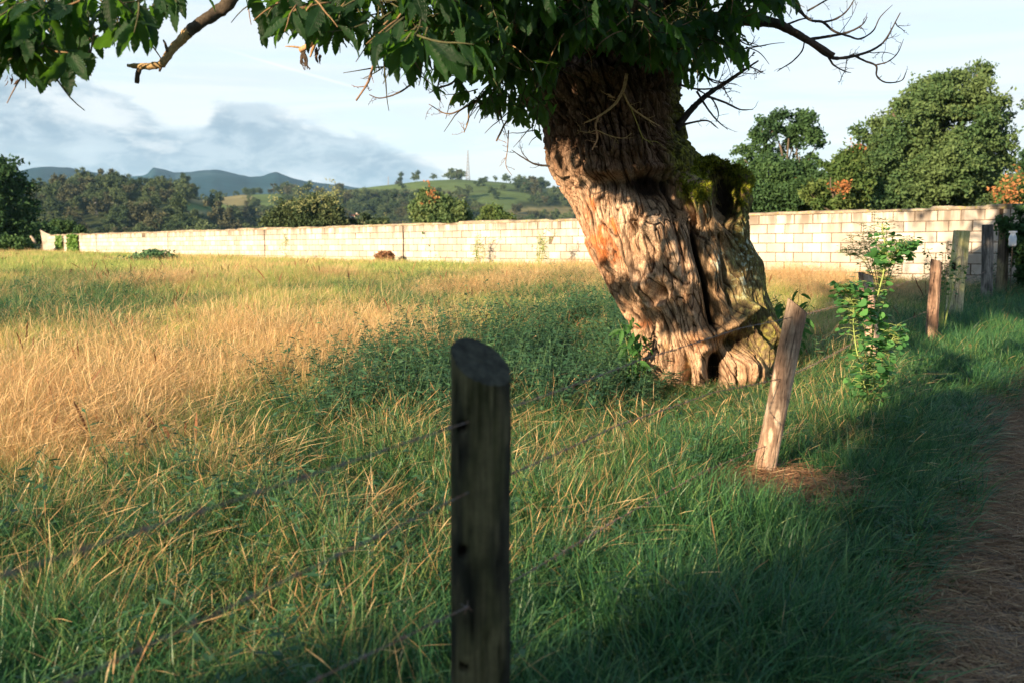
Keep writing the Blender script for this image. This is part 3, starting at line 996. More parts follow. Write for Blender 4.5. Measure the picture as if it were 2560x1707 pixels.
# moss tufts on the stub rims and the shoulder: fuzzy clumps of tiny fronds
M_moss = ramp_leaf_mat('moss_frond', [(0.0, (0.06, 0.085, 0.01)), (0.5, (0.16, 0.19, 0.015)), (1.0, (0.32, 0.34, 0.03))], 0.3)
vv = V2.reshape(-1, 3); mk_ = (ms.reshape(-1) > 0.75) & (pit.reshape(-1) < 0.2) & (ct2.reshape(-1) > -0.4)
rng = np.random.default_rng(3)
idx = rng.choice(np.nonzero(mk_)[0], 9000)
P = vv[idx] + rng.normal(0, 0.006, (9000, 3))
T = (np.array([(-1, 0, 0), (1, 0, 0), (0, 0, 3.2)], float), np.array([[0, 1, 2]]), np.zeros((3, 3)))
G = Geo()
G.inst(T, P, rotm(rng.normal(0.4, 0.6, 9000), rng.normal(0, 0.6, 9000), rng.uniform(0, 6.3, 9000)), rng.uniform(0.003, 0.008, 9000), rng.random(9000))
o = tw(G, 'moss', M_moss); o['kind'] = 'stuff'


# ---- limbs
def limb(name, pts, rad, col=BKD, seg=12, n=None, rough=0.12, parent=tree, mat=M_twig, freq=22):
    G = Geo()
    P_, T_, r_ = tube(G, pts, rad, seg, n or len(pts) * 7, rough, col, freq)
    o = tw(G, name, mat, parent)
    return o, P_, T_, r_


SK = []       # points where leafy shoots may sprout
L1, P1, _, _ = limb('branch', [W(1480, 60, 8.7), W(1320, -60, 8.1), W(1120, -110, 7.1), W(900, -170, 6.1), W(680, -260, 5.6), W(420, -420, 5.3), W(150, -520, 5.1), W(-100, -560, 5.0)], [.34, .24, .18, .14, .11, .08, .05, .03], BK, 20, 90, 0.2, mat=M_bark, freq=9)
L2, P2, _, _ = limb('branch', [W(1560, -100, 8.8), W(1620, -330, 8.9), W(1560, -560, 8.6), W(1650, -760, 8.8)], [.34, .24, .17, .08], BK, 20, 60, 0.2, mat=M_bark, freq=9)
L3, P3, _, _ = limb('branch', [W(1600, 60, 8.8), W(1680, 45, 8.4), W(1770, 52, 8.0), W(1800, 62, 7.9), W(1850, 90, 7.8), W(1915, 128, 7.7)], [.10, .06, .040, .036, .028, .02], BKD, 12, 60, 0.12)
L4, P4, _, _ = limb('branch', [W(1400, 80, 8.3), W(1240, 70, 7.6), W(1080, 30, 7.0), W(980, -60, 6.6)], [.13, .08, .05, .03], BK, 14, 40, 0.15)
L5, P5, _, _ = limb('branch', [W(1500, -140, 8.6), W(1350, -300, 7.4), W(1100, -420, 6.4), W(700, -520, 5.4)], [.22, .14, .09, .04], BK, 14, 50, 0.15)

# broken bare stub branch hanging on the left
G = Geo()
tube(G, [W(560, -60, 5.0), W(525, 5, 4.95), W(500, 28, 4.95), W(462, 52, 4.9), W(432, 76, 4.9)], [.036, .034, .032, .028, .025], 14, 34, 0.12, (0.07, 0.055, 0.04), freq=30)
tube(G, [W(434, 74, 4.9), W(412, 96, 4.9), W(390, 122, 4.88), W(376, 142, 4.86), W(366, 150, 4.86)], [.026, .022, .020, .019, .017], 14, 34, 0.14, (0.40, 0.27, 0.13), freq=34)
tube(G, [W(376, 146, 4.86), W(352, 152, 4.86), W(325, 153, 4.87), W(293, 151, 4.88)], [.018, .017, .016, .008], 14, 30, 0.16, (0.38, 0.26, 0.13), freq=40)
tube(G, [W(322, 152, 4.87), W(317, 170, 4.88), W(314, 192, 4.88)], [.013, .012, .010], 12, 16, 0.14, (0.09, 0.065, 0.045), freq=40)
tube(G, [W(372, 148, 4.86), W(366, 165, 4.86)], [.009, .005], 10, 8, 0.14, (0.12, 0.08, 0.05), freq=40)
tube(G, [W(385, 120, 4.86), W(380, 104, 4.86), W(375, 92, 4.85)], [.007, .006, .004], 8, 10, 0.2, (0.12, 0.09, 0.06), freq=60)
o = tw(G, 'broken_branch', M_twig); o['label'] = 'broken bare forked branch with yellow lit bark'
# second snapped branch end below the leaves
G = Geo()
tube(G, [W(760, 30, 5.6), W(738, 72, 5.55), W(715, 100, 5.5), W(688, 118, 5.5)], [.022, .018, .016, .013], 12, 26, 0.16, (0.40, 0.25, 0.14), freq=34)
tube(G, [W(735, 78, 5.55), W(722, 105, 5.5), W(712, 132, 5.5)], [.010, .009, .005], 10, 12, 0.2, (0.3, 0.19, 0.1), freq=34)
tube(G, [W(698, 112, 5.5), W(675, 108, 5.5), W(655, 107, 5.5)], [.006, .005, .003], 8, 10, 0.2, (0.3, 0.19, 0.1), freq=34)
for k in range(6):
    a = W(694 + 6 * random.random(), 118, 5.5); b = W(690 + 18 * random.random(), 135 + 10 * random.random(), 5.5); c_ = W(694 + 20 * random.random(), 150 + 15 * random.random(), 5.5)
    tube(G, [a, b, c_], [.007, .006, .002], 6, 8, 0.25, (0.06, 0.045, 0.035), freq=50)
o = tw(G, 'broken_branch', M_twig); o['label'] = 'short snapped branch end with dangling withered shreds'


def twigs(G, path, r0, col, depth=2, n=6, ln=0.35, rng=random, droop=-0.05, side=None):
    """recursive crooked twiglets with buds along a polyline"""
    for i in range(n):
        t = rng.uniform(0.15, 1.0)
        k = min(int(t * (len(path) - 1)), len(path) - 2)
        p = Vector(path[k]); d = (Vector(path[k + 1]) - p).normalized()
        ax = Vector((rng.uniform(-1, 1), rng.uniform(-.6, .6), rng.uniform(-1, 1))).normalized()
        nd = (d * 0.7 + ax * 0.9).normalized()
        L = ln * rng.uniform(0.4, 1.1)
        pts = [p]; q = p.copy(); v = nd.copy()
        for s_ in range(5):
            v = (v + Vector((rng.uniform(-.35, .35), rng.uniform(-.25, .25), rng.uniform(-.35, .35) + droop))).normalized()
            q = q + v * (L / 5); pts.append(q.copy())
        rr = max(0.0018, r0 * rng.uniform(0.4, 0.7))
        tube(G, pts, np.linspace(rr, max(0.0012, rr * 0.45), 6), 5, 14, 0.15, col, freq=90)
        for s_ in range(1, 6):
            if rng.random() < 0.6:      # buds and spurs
                b = pts[s_] + Vector((rng.uniform(-1, 1), rng.uniform(-1, 1), rng.uniform(-1, 1))).normalized() * rng.uniform(.008, .022)
                tube(G, [pts[s_], b], [rr * .7, rr * .5], 4, 3, 0, col)
        if depth > 1:
            twigs(G, [tuple(x) for x in pts], rr, col, depth - 1, 2 + (rng.random() < .5), L * 0.6, rng, droop)


# bare dead branches in silhouette on the right
dark = (0.05, 0.042, 0.036)
D1 = [(1700, 47), (1770, 55), (1805, 66), (1850, 92), (1905, 130), (1932, 134), (1975, 126), (2010, 112), (2035, 90), (2068, 30)]
rr1 = [.03, .030, .026, .020, .016, .013, .011, .009, .007, .004]
def dpts(l, Y=7.9, dY=0.0): return [W(x, y, Y + dY * i) for i, (x, y) in enumerate(l)]
DEAD = [
    (D1, 7.9, rr1), ([(1850, 92), (1905, 84), (1950, 74), (1980, 58), (1992, 40)], 7.85, [.013, .011, .009, .006, .003]),
    ([(1800, 60), (1840, 45), (1868, 42)], 7.9, [.010, .007, .003]), ([(1830, 20), (1860, 46), (1890, 52), (1915, 72), (1950, 84), (1975, 90), (2005, 72), (2022, 40), (2050, 12)], 7.7, [.012, .011, .010, .009, .008, .007, .006, .004, .002]),
    ([(1958, 126), (1985, 140), (2012, 152), (2014, 175), (2035, 190), (2070, 186), (2082, 165)], 7.9, [.009, .008, .008, .007, .006, .005, .003]) ,
    ([(1902, 130), (1915, 150), (1940, 164), (1955, 168)], 7.9, [.009, .007, .005, .002]), ([(1848, 95), (1842, 118), (1820, 142), (1795, 158), (1785, 165)], 7.9, [.006, .006, .005, .004, .002]),
    ([(2012, 150), (2040, 142), (2062, 122), (2076, 90)], 7.8, [.006, .005, .004, .002]), ([(1890, 52), (1920, 44), (1945, 26), (1962, 0)], 7.7, [.009, .008, .006, .004]),
    ([(1855, 26), (1900, 0), (1940, -20)], 7.7, [.008, .006, .003]), ([(1925, 82), (1955, 40), (1970, 5)], 7.6, [.003, .002, .0015]),
    ([(1553, 298), (1590, 250), (1625, 218), (1660, 195), (1700, 168), (1742, 140)], 8.5, [.030, .027, .022, .018, .014, .006]),
    ([(1625, 222), (1665, 236), (1700, 252), (1730, 252)], 8.4, [.011, .009, .007, .003]), ([(1600, 210), (1625, 250), (1650, 280), (1672, 298)], 8.4, [.009, .008, .006, .003]),
    ([(1560, 290), (1590, 282), (1625, 278), (1650, 296)], 8.4, [.012, .009, .007, .003]), ([(1560, 195), (1600, 205), (1650, 200), (1700, 168)], 8.3, [.010, .008, .006, .004]),
    ([(1600, 205), (1635, 228), (1650, 260), (1645, 282)], 8.3, [.007, .006, .005, .002]), ([(1560, 110), (1640, 100), (1700, 112), (1760, 105)], 8.0, [.010, .008, .006, .003]),
    ([(1620, 70), (1670, 78), (1720, 104), (1735, 82)], 8.1, [.009, .007, .005, .002]), ([(1590, 160), (1640, 185), (1690, 195)], 8.1, [.007, .006, .003]),
    ([(1560, 140), (1600, 150), (1640, 190), (1680, 182), (1715, 172)], 8.0, [.007, .007, .006, .004, .002]), ([(1640, 60), (1700, 20), (1760, -10)], 8.0, [.012, .008, .005]),
    ([(1700, 168), (1735, 170), (1748, 160)], 8.4, [.005, .003, .002]),
]
rnd = random.Random(5)
for i, (l, Y, rr) in enumerate(DEAD):
    G = Geo()
    pts = dpts(l, Y)
    P_, T_, r_ = tube(G, pts, rr, 8, len(pts) * 8, 0.14, dark, 45)
    big = rr[0] > 0.015
    twigs(G, [tuple(p) for p in P_[len(P_) // 4:]], rr[len(rr) // 2] * 0.55, dark, 1 if not big else 2, 5 if big else 3, 0.24 if big else 0.12, rnd, 0.0)
    tw(G, 'dead_branch', M_twig)

# pale lit twigs on the front of the trunk, and twigs dangling at the left
LIT = [
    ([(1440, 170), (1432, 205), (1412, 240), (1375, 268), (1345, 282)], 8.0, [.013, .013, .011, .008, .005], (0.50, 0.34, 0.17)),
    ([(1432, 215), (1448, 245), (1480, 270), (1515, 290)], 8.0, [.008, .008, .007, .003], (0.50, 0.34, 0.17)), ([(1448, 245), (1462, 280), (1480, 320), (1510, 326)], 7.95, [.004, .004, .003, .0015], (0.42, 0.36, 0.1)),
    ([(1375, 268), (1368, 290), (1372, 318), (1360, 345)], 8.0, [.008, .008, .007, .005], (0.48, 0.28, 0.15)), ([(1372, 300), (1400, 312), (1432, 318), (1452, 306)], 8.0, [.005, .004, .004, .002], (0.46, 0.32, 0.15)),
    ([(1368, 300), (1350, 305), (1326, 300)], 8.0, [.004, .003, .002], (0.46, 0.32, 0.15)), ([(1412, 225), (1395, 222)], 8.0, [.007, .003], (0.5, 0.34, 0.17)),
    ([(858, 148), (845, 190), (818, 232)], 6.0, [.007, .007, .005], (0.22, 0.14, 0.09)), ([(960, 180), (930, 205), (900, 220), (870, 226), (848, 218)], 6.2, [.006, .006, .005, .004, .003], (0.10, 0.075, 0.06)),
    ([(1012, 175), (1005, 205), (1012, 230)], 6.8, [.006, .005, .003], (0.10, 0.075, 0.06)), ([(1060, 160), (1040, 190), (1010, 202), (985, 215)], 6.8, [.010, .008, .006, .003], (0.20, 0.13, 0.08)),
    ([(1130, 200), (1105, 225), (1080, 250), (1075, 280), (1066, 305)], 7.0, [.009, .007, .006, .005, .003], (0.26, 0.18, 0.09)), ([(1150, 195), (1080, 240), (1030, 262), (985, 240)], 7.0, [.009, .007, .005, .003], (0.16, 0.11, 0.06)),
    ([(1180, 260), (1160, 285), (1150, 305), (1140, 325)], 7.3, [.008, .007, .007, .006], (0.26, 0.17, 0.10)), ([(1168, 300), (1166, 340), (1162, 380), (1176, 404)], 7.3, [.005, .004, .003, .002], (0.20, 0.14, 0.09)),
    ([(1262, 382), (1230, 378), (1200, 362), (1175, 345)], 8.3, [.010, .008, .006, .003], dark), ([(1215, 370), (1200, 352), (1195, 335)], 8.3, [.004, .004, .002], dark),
]
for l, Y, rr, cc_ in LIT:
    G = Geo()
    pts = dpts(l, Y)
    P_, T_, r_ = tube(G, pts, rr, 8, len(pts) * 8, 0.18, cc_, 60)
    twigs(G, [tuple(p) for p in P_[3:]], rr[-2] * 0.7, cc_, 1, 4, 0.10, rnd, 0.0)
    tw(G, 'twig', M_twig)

# ------------------------------------------------------------------ leaves
def chestnut_leaf_T(nseg=10, curl=0.28, fold=0.28, width=0.17, serr=0.10):
    """serrated lance-shaped leaf along +x, unit length, hanging curl"""
    t = np.linspace(0, 1, nseg * 2 + 1)
    wdt = width * np.sin(PI * np.clip(t, 0, 1) ** 0.85) ** 0.75
    wdt *= 1 + serr * np.where(np.arange(len(t)) % 2 == 0, 1, -1)
    wdt[0] = 0.012; wdt[-1] = 0.0
    ang = -curl * t * 1.6
    x = np.cumsum(np.concatenate([[0], np.cos(ang[1:]) / (len(t) - 1)]))
    z = np.cumsum(np.concatenate([[0], np.sin(ang[1:]) / (len(t) - 1)]))
    k = len(t)
    mid = np.stack([x, np.zeros(k), z], -1)
    wav = 0.02 * np.sin(t * 17)
    lf = np.stack([x + 0.02, wdt, z + wdt * fold + wav * (wdt > .03)], -1)
    rt = np.stack([x + 0.02, -wdt, z + wdt * fold - wav * (wdt > .03)], -1)
    V = np.concatenate([mid, lf, rt])
    i = np.arange(k - 1)
    F = np.concatenate([np.stack([i, i + 1, k + i + 1, k + i], -1), np.stack([i + 1, i, 2 * k + i, 2 * k + i + 1], -1)])
    A = np.zeros((3 * k, 3)); A[:, 0] = np.tile(t, 3); A[k:2 * k, 1] = 1; A[2 * k:, 1] = -1
    return V, F, A


LT = [chestnut_leaf_T(9, 0.2, 0.25), chestnut_leaf_T(9, 0.5, 0.35, 0.15), chestnut_leaf_T(9, -0.1, 0.15, 0.19)]
LT_lo = [chestnut_leaf_T(3, 0.3, 0.3, 0.17, 0.0)]


def orient(dirs, roll, rng):
    """rotation matrices whose x axis follows dirs, z axis near up, rolled"""
    d = dirs / np.linalg.norm(dirs, axis=1)[:, None]
    up = np.tile([0, 0, 1.0], (len(d), 1)) + rng.normal(0, 0.15, (len(d), 3))
    y = np.cross(up, d); y /= np.linalg.norm(y, axis=1)[:, None] + 1e-9
    z = np.cross(d, y)
    c, s_ = np.cos(roll)[:, None], np.sin(roll)[:, None]
    y2 = y * c + z * s_; z2 = -y * s_ + z * c
    return np.stack([d, y2, z2], -1)


rng = np.random.default_rng(21)
shootG = Geo()
LP, LD, LS, LR = [], [], [], []


def shoot(base, direction, L, nleaf, ls, gen):
    """one leafy shoot: a twig and alternate hanging leaves"""
    d = np.array(direction, float); d /= np.linalg.norm(d)
    pts = [np.array(base, float)]
    v = d.copy()
    for i in range(4):
        v = v + gen.normal(0, 0.12, 3) + np.array([0, 0, -0.07]); v /= np.linalg.norm(v)
        pts.append(pts[-1] + v * L / 4)
    tube(shootG, pts, [.005, .0045, .004, .003, .002], 5, 8, 0, (0.07, 0.07, 0.035) if gen.random() < .7 else (0.2, 0.13, 0.07))
    pts = np.array(pts)
    for i in range(nleaf):
        t = (i + 0.6) / nleaf * 4
        k = min(int(t), 3)
        p = pts[k] + (pts[k + 1] - pts[k]) * (t - k)
        sd = 1 if i % 2 else -1
        side = np.cross(v, [0, 0, 1.0]); side /= np.linalg.norm(side) + 1e-9
        dr = v * gen.uniform(0.2, 0.7) + side * sd * gen.uniform(0.4, 1.0) + np.array([0, 0, -1]) * gen.uniform(0.15, 1.3) + gen.normal(0, 0.15, 3)
        LP.append(p); LD.append(dr); LS.append(ls * gen.uniform(0.65, 1.15)); LR.append(gen.normal(0, 0.5))
    # terminal leaf
    LP.append(pts[-1]); LD.append(v + np.array([0, 0, -0.6])); LS.append(ls); LR.append(gen.normal(0, 0.5))


# leafy regions: design-space outline blobs, distance range, shoots
REG = [  # cx, cy, rx, ry, Y0, Y1, count, leaf size
    (60, 20, 100, 50, 3.9, 4.7, 13, .17), (60, 105, 70, 50, 4.1, 5.2, 13, .14), (180, 30, 110, 40, 4.0, 4.8, 12, .18), (110, 135, 50, 25, 4.0, 4.4, 4, .17), (300, 5, 100, 32, 4.0, 4.8, 9, .17),
    (240, 75, 80, 30, 4.4, 5.2, 6, .13), (400, -12, 60, 20, 4.2, 4.8, 3, .17), (30, 60, 60, 60, 5.0, 6.0, 14, .11), (0, -50, 200, 40, 4.0, 4.8, 8, .17),
    (680, 5, 55, 40, 4.6, 5.4, 9, .20), (770, 15, 70, 48, 4.8, 6.0, 18, .19), (880, 25, 70, 60, 4.6, 6.0, 20, .19), (940, 60, 60, 50, 4.3, 5.2, 10, .19), (1000, 50, 90, 60, 5.0, 7.0, 30, .18),
    (1100, 60, 90, 70, 5.4, 7.4, 38, .17), (1200, 60, 90, 90, 6.0, 8.0, 44, .16), (1300, 50, 90, 65, 6.2, 8.0, 44, .16), (1400, 40, 90, 62, 6.4, 8.0, 44, .16), (1500, 60, 80, 70, 6.8, 8.3, 44, .15),
    (1570, 70, 70, 80, 7.2, 8.6, 44, .15), (1640, 30, 90, 45, 7.2, 8.6, 36, .15), (1760, 0, 90, 20, 7.3, 8.2, 12, .15), (1600, 140, 40, 40, 7.4, 8.3, 16, .14), (1700, 110, 50, 25, 7.6, 8.3, 7, .13),
    (900, 165, 40, 14, 5.8, 6.2, 4, .10), (1110, 225, 60, 26, 6.6, 7.2, 17, .11), (1180, 240, 60, 40, 7.0, 7.8, 24, .11), (1210, 170, 60, 50, 6.8, 8.0, 26, .13), (1230, 310, 25, 16, 8.2, 8.4, 3, .10),
    (1100, 150, 70, 30, 6.2, 7.2, 12, .13), (1340, 110, 60, 18, 7.0, 7.6, 6, .12), (1480, 130, 50, 24, 7.4, 8.0, 7, .12),
    (1000, -80, 480, 70, 5.0, 8.5, 170, .17), (1500, -100, 350, 90, 7.0, 10.0, 150, .17), (1500, -300, 420, 130, 7.0, 10.5, 170, .17), (900, -260, 400, 80, 5.0, 8.0, 80, .17), (1560, -560, 320, 150, 7.4, 10.2, 90, .17),
    (1420, 20, 220, 70, 8.9, 10.2, 60, .16),
]
OVER = [(-0.9, 6.2, 3.75, 1.5, 1.2, .55, 330), (0.1, 7.0, 3.9, 1.3, 1.0, .6, 200), (-1.6, 4.9, 4.2, 1.2, 1.0, .4, 150), (-0.1, 4.9, 3.75, 1.1, .8, .4, 150)]
for cx, cy, rx, ry, Ya, Yb, cnt, ls in REG:
    for i in range(cnt):
        a = rng.uniform(0, 2 * PI); q = math.sqrt(rng.random())
        p = W(cx + rx * q * math.cos(a), cy + ry * q * math.sin(a) * 0.85 - 12, rng.uniform(Ya, Yb))
        shoot(p, (rng.normal(-0.1, 0.7), rng.normal(-0.25, 0.6), rng.normal(-0.35, 0.4)), rng.uniform(0.14, 0.32), int(rng.integers(5, 9)), ls, rng)
for cx, cy, cz, rx, ry, rz, cnt in OVER:
    for i in range(cnt):
        d = rng.normal(0, 1, 3); d /= np.linalg.norm(d); d *= rng.random() ** .4
        shoot((cx + rx * d[0], cy + ry * d[1], cz + rz * d[2]), (rng.normal(-0.1, 0.7), rng.normal(-0.25, 0.6), rng.normal(-0.2, 0.4)), rng.uniform(0.16, 0.34), int(rng.integers(5, 9)), .17, rng)
LP = np.array(LP); LD = np.array(LD); LS = np.array(LS); LR = np.array(LR)
# keep the low rim ragged but not below its outline in the picture
lpx, lpy = proj(LP + LD / np.linalg.norm(LD, axis=1)[:, None] * LS[:, None])
lim = np.interp(lpx, [-50, 20, 60, 110, 150, 200, 230, 380, 400, 430, 470, 560, 585, 600, 660, 700, 800, 860, 910, 960, 1050, 1130, 1200, 1260, 1290, 1400, 1500, 1560, 1600, 1640, 1720, 1760, 1850, 1900],
                [190, 190, 205, 225, 195, 195, 135, 110, 60, 20, 5, -20, 30, 110, 85, 110, 120, 165, 190, 200, 255, 270, 300, 325, 165, 150, 165, 200, 205, 215, 165, 60, 30, -10])
keep = lpy < lim + rng.normal(0, 7, len(lpy))
lx0, ly0 = proj(LP)
hole = blob(lx0, ly0, 1370, 165, 75, 45) + blob(lpx, lpy, 1370, 165, 75, 45)
keep &= ~((hole > 0.45) & (rng.random(len(lpy)) < 0.85))
# open the unseen part of the crown where the low sun reaches the trunk
sd_ = (8.3 - LP[:, 1]) / (_tr.y)
hitp = LP + sd_[:, None] * np.array(_tr[:])[None]
hx_, hy_ = proj(hitp)
hidden_ = (lpy < -15) & (ly0 < -15) & (sd_ > 0)
sunny = (hx_ > 1280) & (hx_ < 1790) & (hy_ > 445) | (hx_ > 1550) & (hx_ < 1740) & (hy_ > 380) | (np.hypot(hx_ - 1340, hy_ - 170) < 48) | (np.hypot((hx_ - 1275) / 26, (hy_ - 335) / 42) < 1) | (np.hypot((hx_ - 1480) / 40, (hy_ - 400) / 18) < 1)
keep &= ~(hidden_ & sunny)
for Yt, cx_, cy_, rx_, ry_ in ((8.15, 1640, 440, 85, 70), (12.9, 2205, 600, 40, 80), (4.88, 365, 130, 95, 60), (10.5, 2148, 640, 30, 90), (5.3, 60, 90, 160, 90), (5.5, 700, 90, 40, 40)):
    if Yt > 20: continue
    s_ = (Yt - LP[:, 1]) / _tr.y
    q_ = LP + s_[:, None] * np.array(_tr[:])[None]
    ax_, ay_ = proj(q_)
    keep &= ~((s_ > .05) & (((lpy < -15) & (ly0 < -15)) | (rng.random(len(lpy)) < .85)) & ((ax_ - cx_) ** 2 / rx_ ** 2 + (ay_ - cy_) ** 2 / ry_ ** 2 < 1))
s_ = (18.3 - LP[:, 1]) / _tr.y
ax_, ay_ = proj(LP + s_[:, None] * np.array(_tr[:])[None])
keep &= ~((lpy < -15) & (ly0 < -15) & (np.abs(ax_ - 2110) < 180) & (np.abs(ay_ - 550) < 80) & (rng.random(len(lpy)) < .8))
LP, LD, LS, LR, lpx, lpy = LP[keep], LD[keep], LS[keep], LR[keep], lpx[keep], lpy[keep]
print('leaves', len(LP))
inview = (lpx > -60) & (lpx < 2400) & (lpy > -40)
fdist = LP[:, 1]
score = np.where(inview, LS / fdist, 0)
order = np.argsort(-score)
nI = 298
Mx = orient(LD, LR, rng)
leaf_me = []
for T in LT:
    g = Geo(); g.add(T[0], T[1], T[2]); leaf_me.append(g.mesh('leaf', M_leaf))
for i in order[:nI]:
    o = link('leaf', leaf_me[int(rng.integers(3))], tree)
    Mt = Matrix.Translation(Vector(LP[i]) - tree.location) @ Matrix(Mx[i].tolist()).to_4x4() @ Matrix.Diagonal((LS[i], LS[i], LS[i], 1))
    o.matrix_basis = Mt
rest = order[nI:]
G = Geo()
vis = rest[score[rest] > 0]; hid = rest[score[rest] == 0]
for k in range(3):
    sub = vis[k::3]
    G.inst(LT[k], LP[sub], Mx[sub], LS[sub], rng.random(len(sub)))
G.inst(LT_lo[0], LP[hid], Mx[hid], LS[hid] * 1.15, rng.random(len(hid)))
o = tw(G, 'foliage', M_leaf); o['kind'] = 'stuff'
o = tw(shootG, 'leafy_shoots', M_twig); o['kind'] = 'stuff'

# withered leaves hanging in the dead twigs
G = Geo()
n = 46
cx = rng.choice([(1690, 120), (1672, 70), (1715, 150), (730, 120), (20, 180), (1000, 165), (1590, 90), (1530, 180)], n)
P = np.array([W(a + rng.normal(0, 10), b + rng.normal(0, 10), 8.1 if a > 900 else 5.2)[:] for a, b in cx])
G.inst(LT[1], P, orient(np.stack([rng.normal(0, .3, n), rng.normal(0, .3, n), -np.ones(n)], -1), rng.uniform(0, 3, n), rng), rng.uniform(.03, .07, n), rng.random(n))
o = tw(G, 'withered_leaves', M_dryleaf); o['kind'] = 'stuff'
#==PART3==
# ------------------------------------------------------------------ fence posts
def post(label, xt, yt, xb, yb, Y, dia, colA, colB, cut=(0.0, 0.0), square=False, holes=(), moss=0.0, group='wooden fence posts along the path', cracks=6, mosscol=(0.22, 0.24, 0.03), seedv=0.0, topdark=True, depth=0.15, dscale=1.0, chips=()):
    top_ = W(xt, yt, Y); bot = W(xb, yb, Y)
    bz = gz(bot.x, Y)
    root = thing('fence_post', label, 'post', (bot.x, Y, bz), group)
    axis = (top_ - bot); H = axis.length; axis.normalize()
    start = bot - axis * max(0.0, ((bot.z - bz) / max(axis.z, .2) + depth))
    L = (top_ - start).length
    nr, nc = 150, 72
    th = np.linspace(0, 2 * PI, nc, endpoint=False)
    ex = Vector((0, 1, 0)).cross(axis).normalized(); ey = axis.cross(ex).normalized()
    ex, ey = np.array(ex), np.array(ey)
    t = np.linspace(0, 1, nr)
    TH, TT = np.meshgrid(th, t)
    c, s_ = np.cos(TH), np.sin(TH)
    r = np.full(TH.shape, dia / 2)
    if square:
        m_ = np.maximum(np.abs(np.cos(TH - 0.5)), np.abs(np.sin(TH - 0.5)) * dscale)
        r = dia / 2 * 1.0 / np.maximum(m_, 0.3) * 0.95
        r = np.minimum(r, dia / 2 * 1.28)
    hgt = TT * L
    r = r * (1 + 0.06 * pn(c * 1.5 + seedv, s_ * 1.5, hgt * 3) + 0.03 * pn(c * 4 + seedv, s_ * 4, hgt * 6))
    cr = 1 - np.abs(pn(c * 4.0 + seedv, s_ * 4.0, hgt * 1.1 + 3)) * cracks
    crk = np.clip(cr, 0, 1) ** 3
    r = r - 0.006 * crk - 0.0015 * np.abs(pn(c * 14, s_ * 14, hgt * 7))
    r = r * (1 + 0.12 * (1 - TT) ** 3)
    V = np.array(start)[None, None] + np.array(axis)[None, None] * hgt[..., None] + ex * (r * c)[..., None] + ey * (r * s_)[..., None]
    # slanted saw cut
    cutz = cut[0] * (r * c) + cut[1] * (r * s_)
    V = V + np.array(axis) * (cutz * sstep(0.8, 1.0, TT) * 1.0)[..., None]
    px_, py_ = proj(V)
    facing = (V[..., 1] - (np.array(start)[1] + np.array(axis)[1] * hgt)) < 0
    hole_m = np.zeros_like(r)
    for hx, hy, hr in holes:
        mm = blob(px_, py_, hx, hy, hr, hr, 2.0) * facing
        hole_m = np.maximum(hole_m, mm)
    V = V + hole_m[..., None] * np.array([0, 0.035, 0])
    n1 = fbm(V[..., 0] * 9, V[..., 1] * 9, V[..., 2] * 3, 4)
    n2 = fbm(V[..., 0] * 30, V[..., 1] * 30, V[..., 2] * 9, 3)
    col = np.array(colA) + (np.array(colB) - np.array(colA)) * sstep(-0.4, 0.5, n1 + 0.4 * n2)[..., None]
    col = col * (1 - 0.75 * crk[..., None])
    if moss:
        mm = np.clip(moss * sstep(-0.3, 0.4, n1 + 0.5 * (TT - 0.5)), 0, 1)[..., None]
        col = col * (1 - mm) + np.array(mosscol) * mm
    for cx_, cy_, rx_, ry_ in chips:
        cm_ = np.clip((blob(px_, py_, cx_, cy_, rx_, ry_, 1.5) + 0.35 * n2) * 3 - 1.2, 0, 1)[..., None] * facing[..., None]
        col = col * (1 - cm_) + np.array([0.66, 0.50, 0.36]) * cm_
    hm = np.clip(hole_m * 1.4, 0, 1)[..., None]
    col = col * (1 - hm) + np.array([0.012, 0.008, 0.006]) * hm
    G = Geo()
    G.add(V.reshape(-1, 3), gridf(nc, nr, True), None, col.reshape(-1, 3))
    tw(G, 'shaft', M_wood, root)
    # cut end: rings of end grain
    G = Geo()
    rim = V[-1]; cen = rim.mean(0)
    ring = [cen[None].repeat(nc, 0) + (rim - cen) * k for k in (1.0, 0.93, 0.7, 0.45, 0.2, 0.03)]
    ring = np.array(ring)
    lift = np.array([0, .0035, .004, .003, .002, 0.0])[:, None] + 0.003 * pn(ring[..., 0] * 60, ring[..., 1] * 60, 1.0)
    lift[0] = 0
    ring = ring + np.array(axis) * lift[..., None]
    ec = np.array((0.05, 0.048, 0.035)) if topdark else np.array((0.34, 0.22, 0.13))
    nn = fbm(ring[..., 0] * 40, ring[..., 1] * 40, 2.0, 3)[..., None]
    G.add(ring.reshape(-1, 3), gridf(nc, 6, True), None, (ec * (1 + 0.6 * nn)).clip(0.01, 1).reshape(-1, 3))
    tw(G, 'cut_end', M_wood, root)
    return root, start, Vector(axis), L


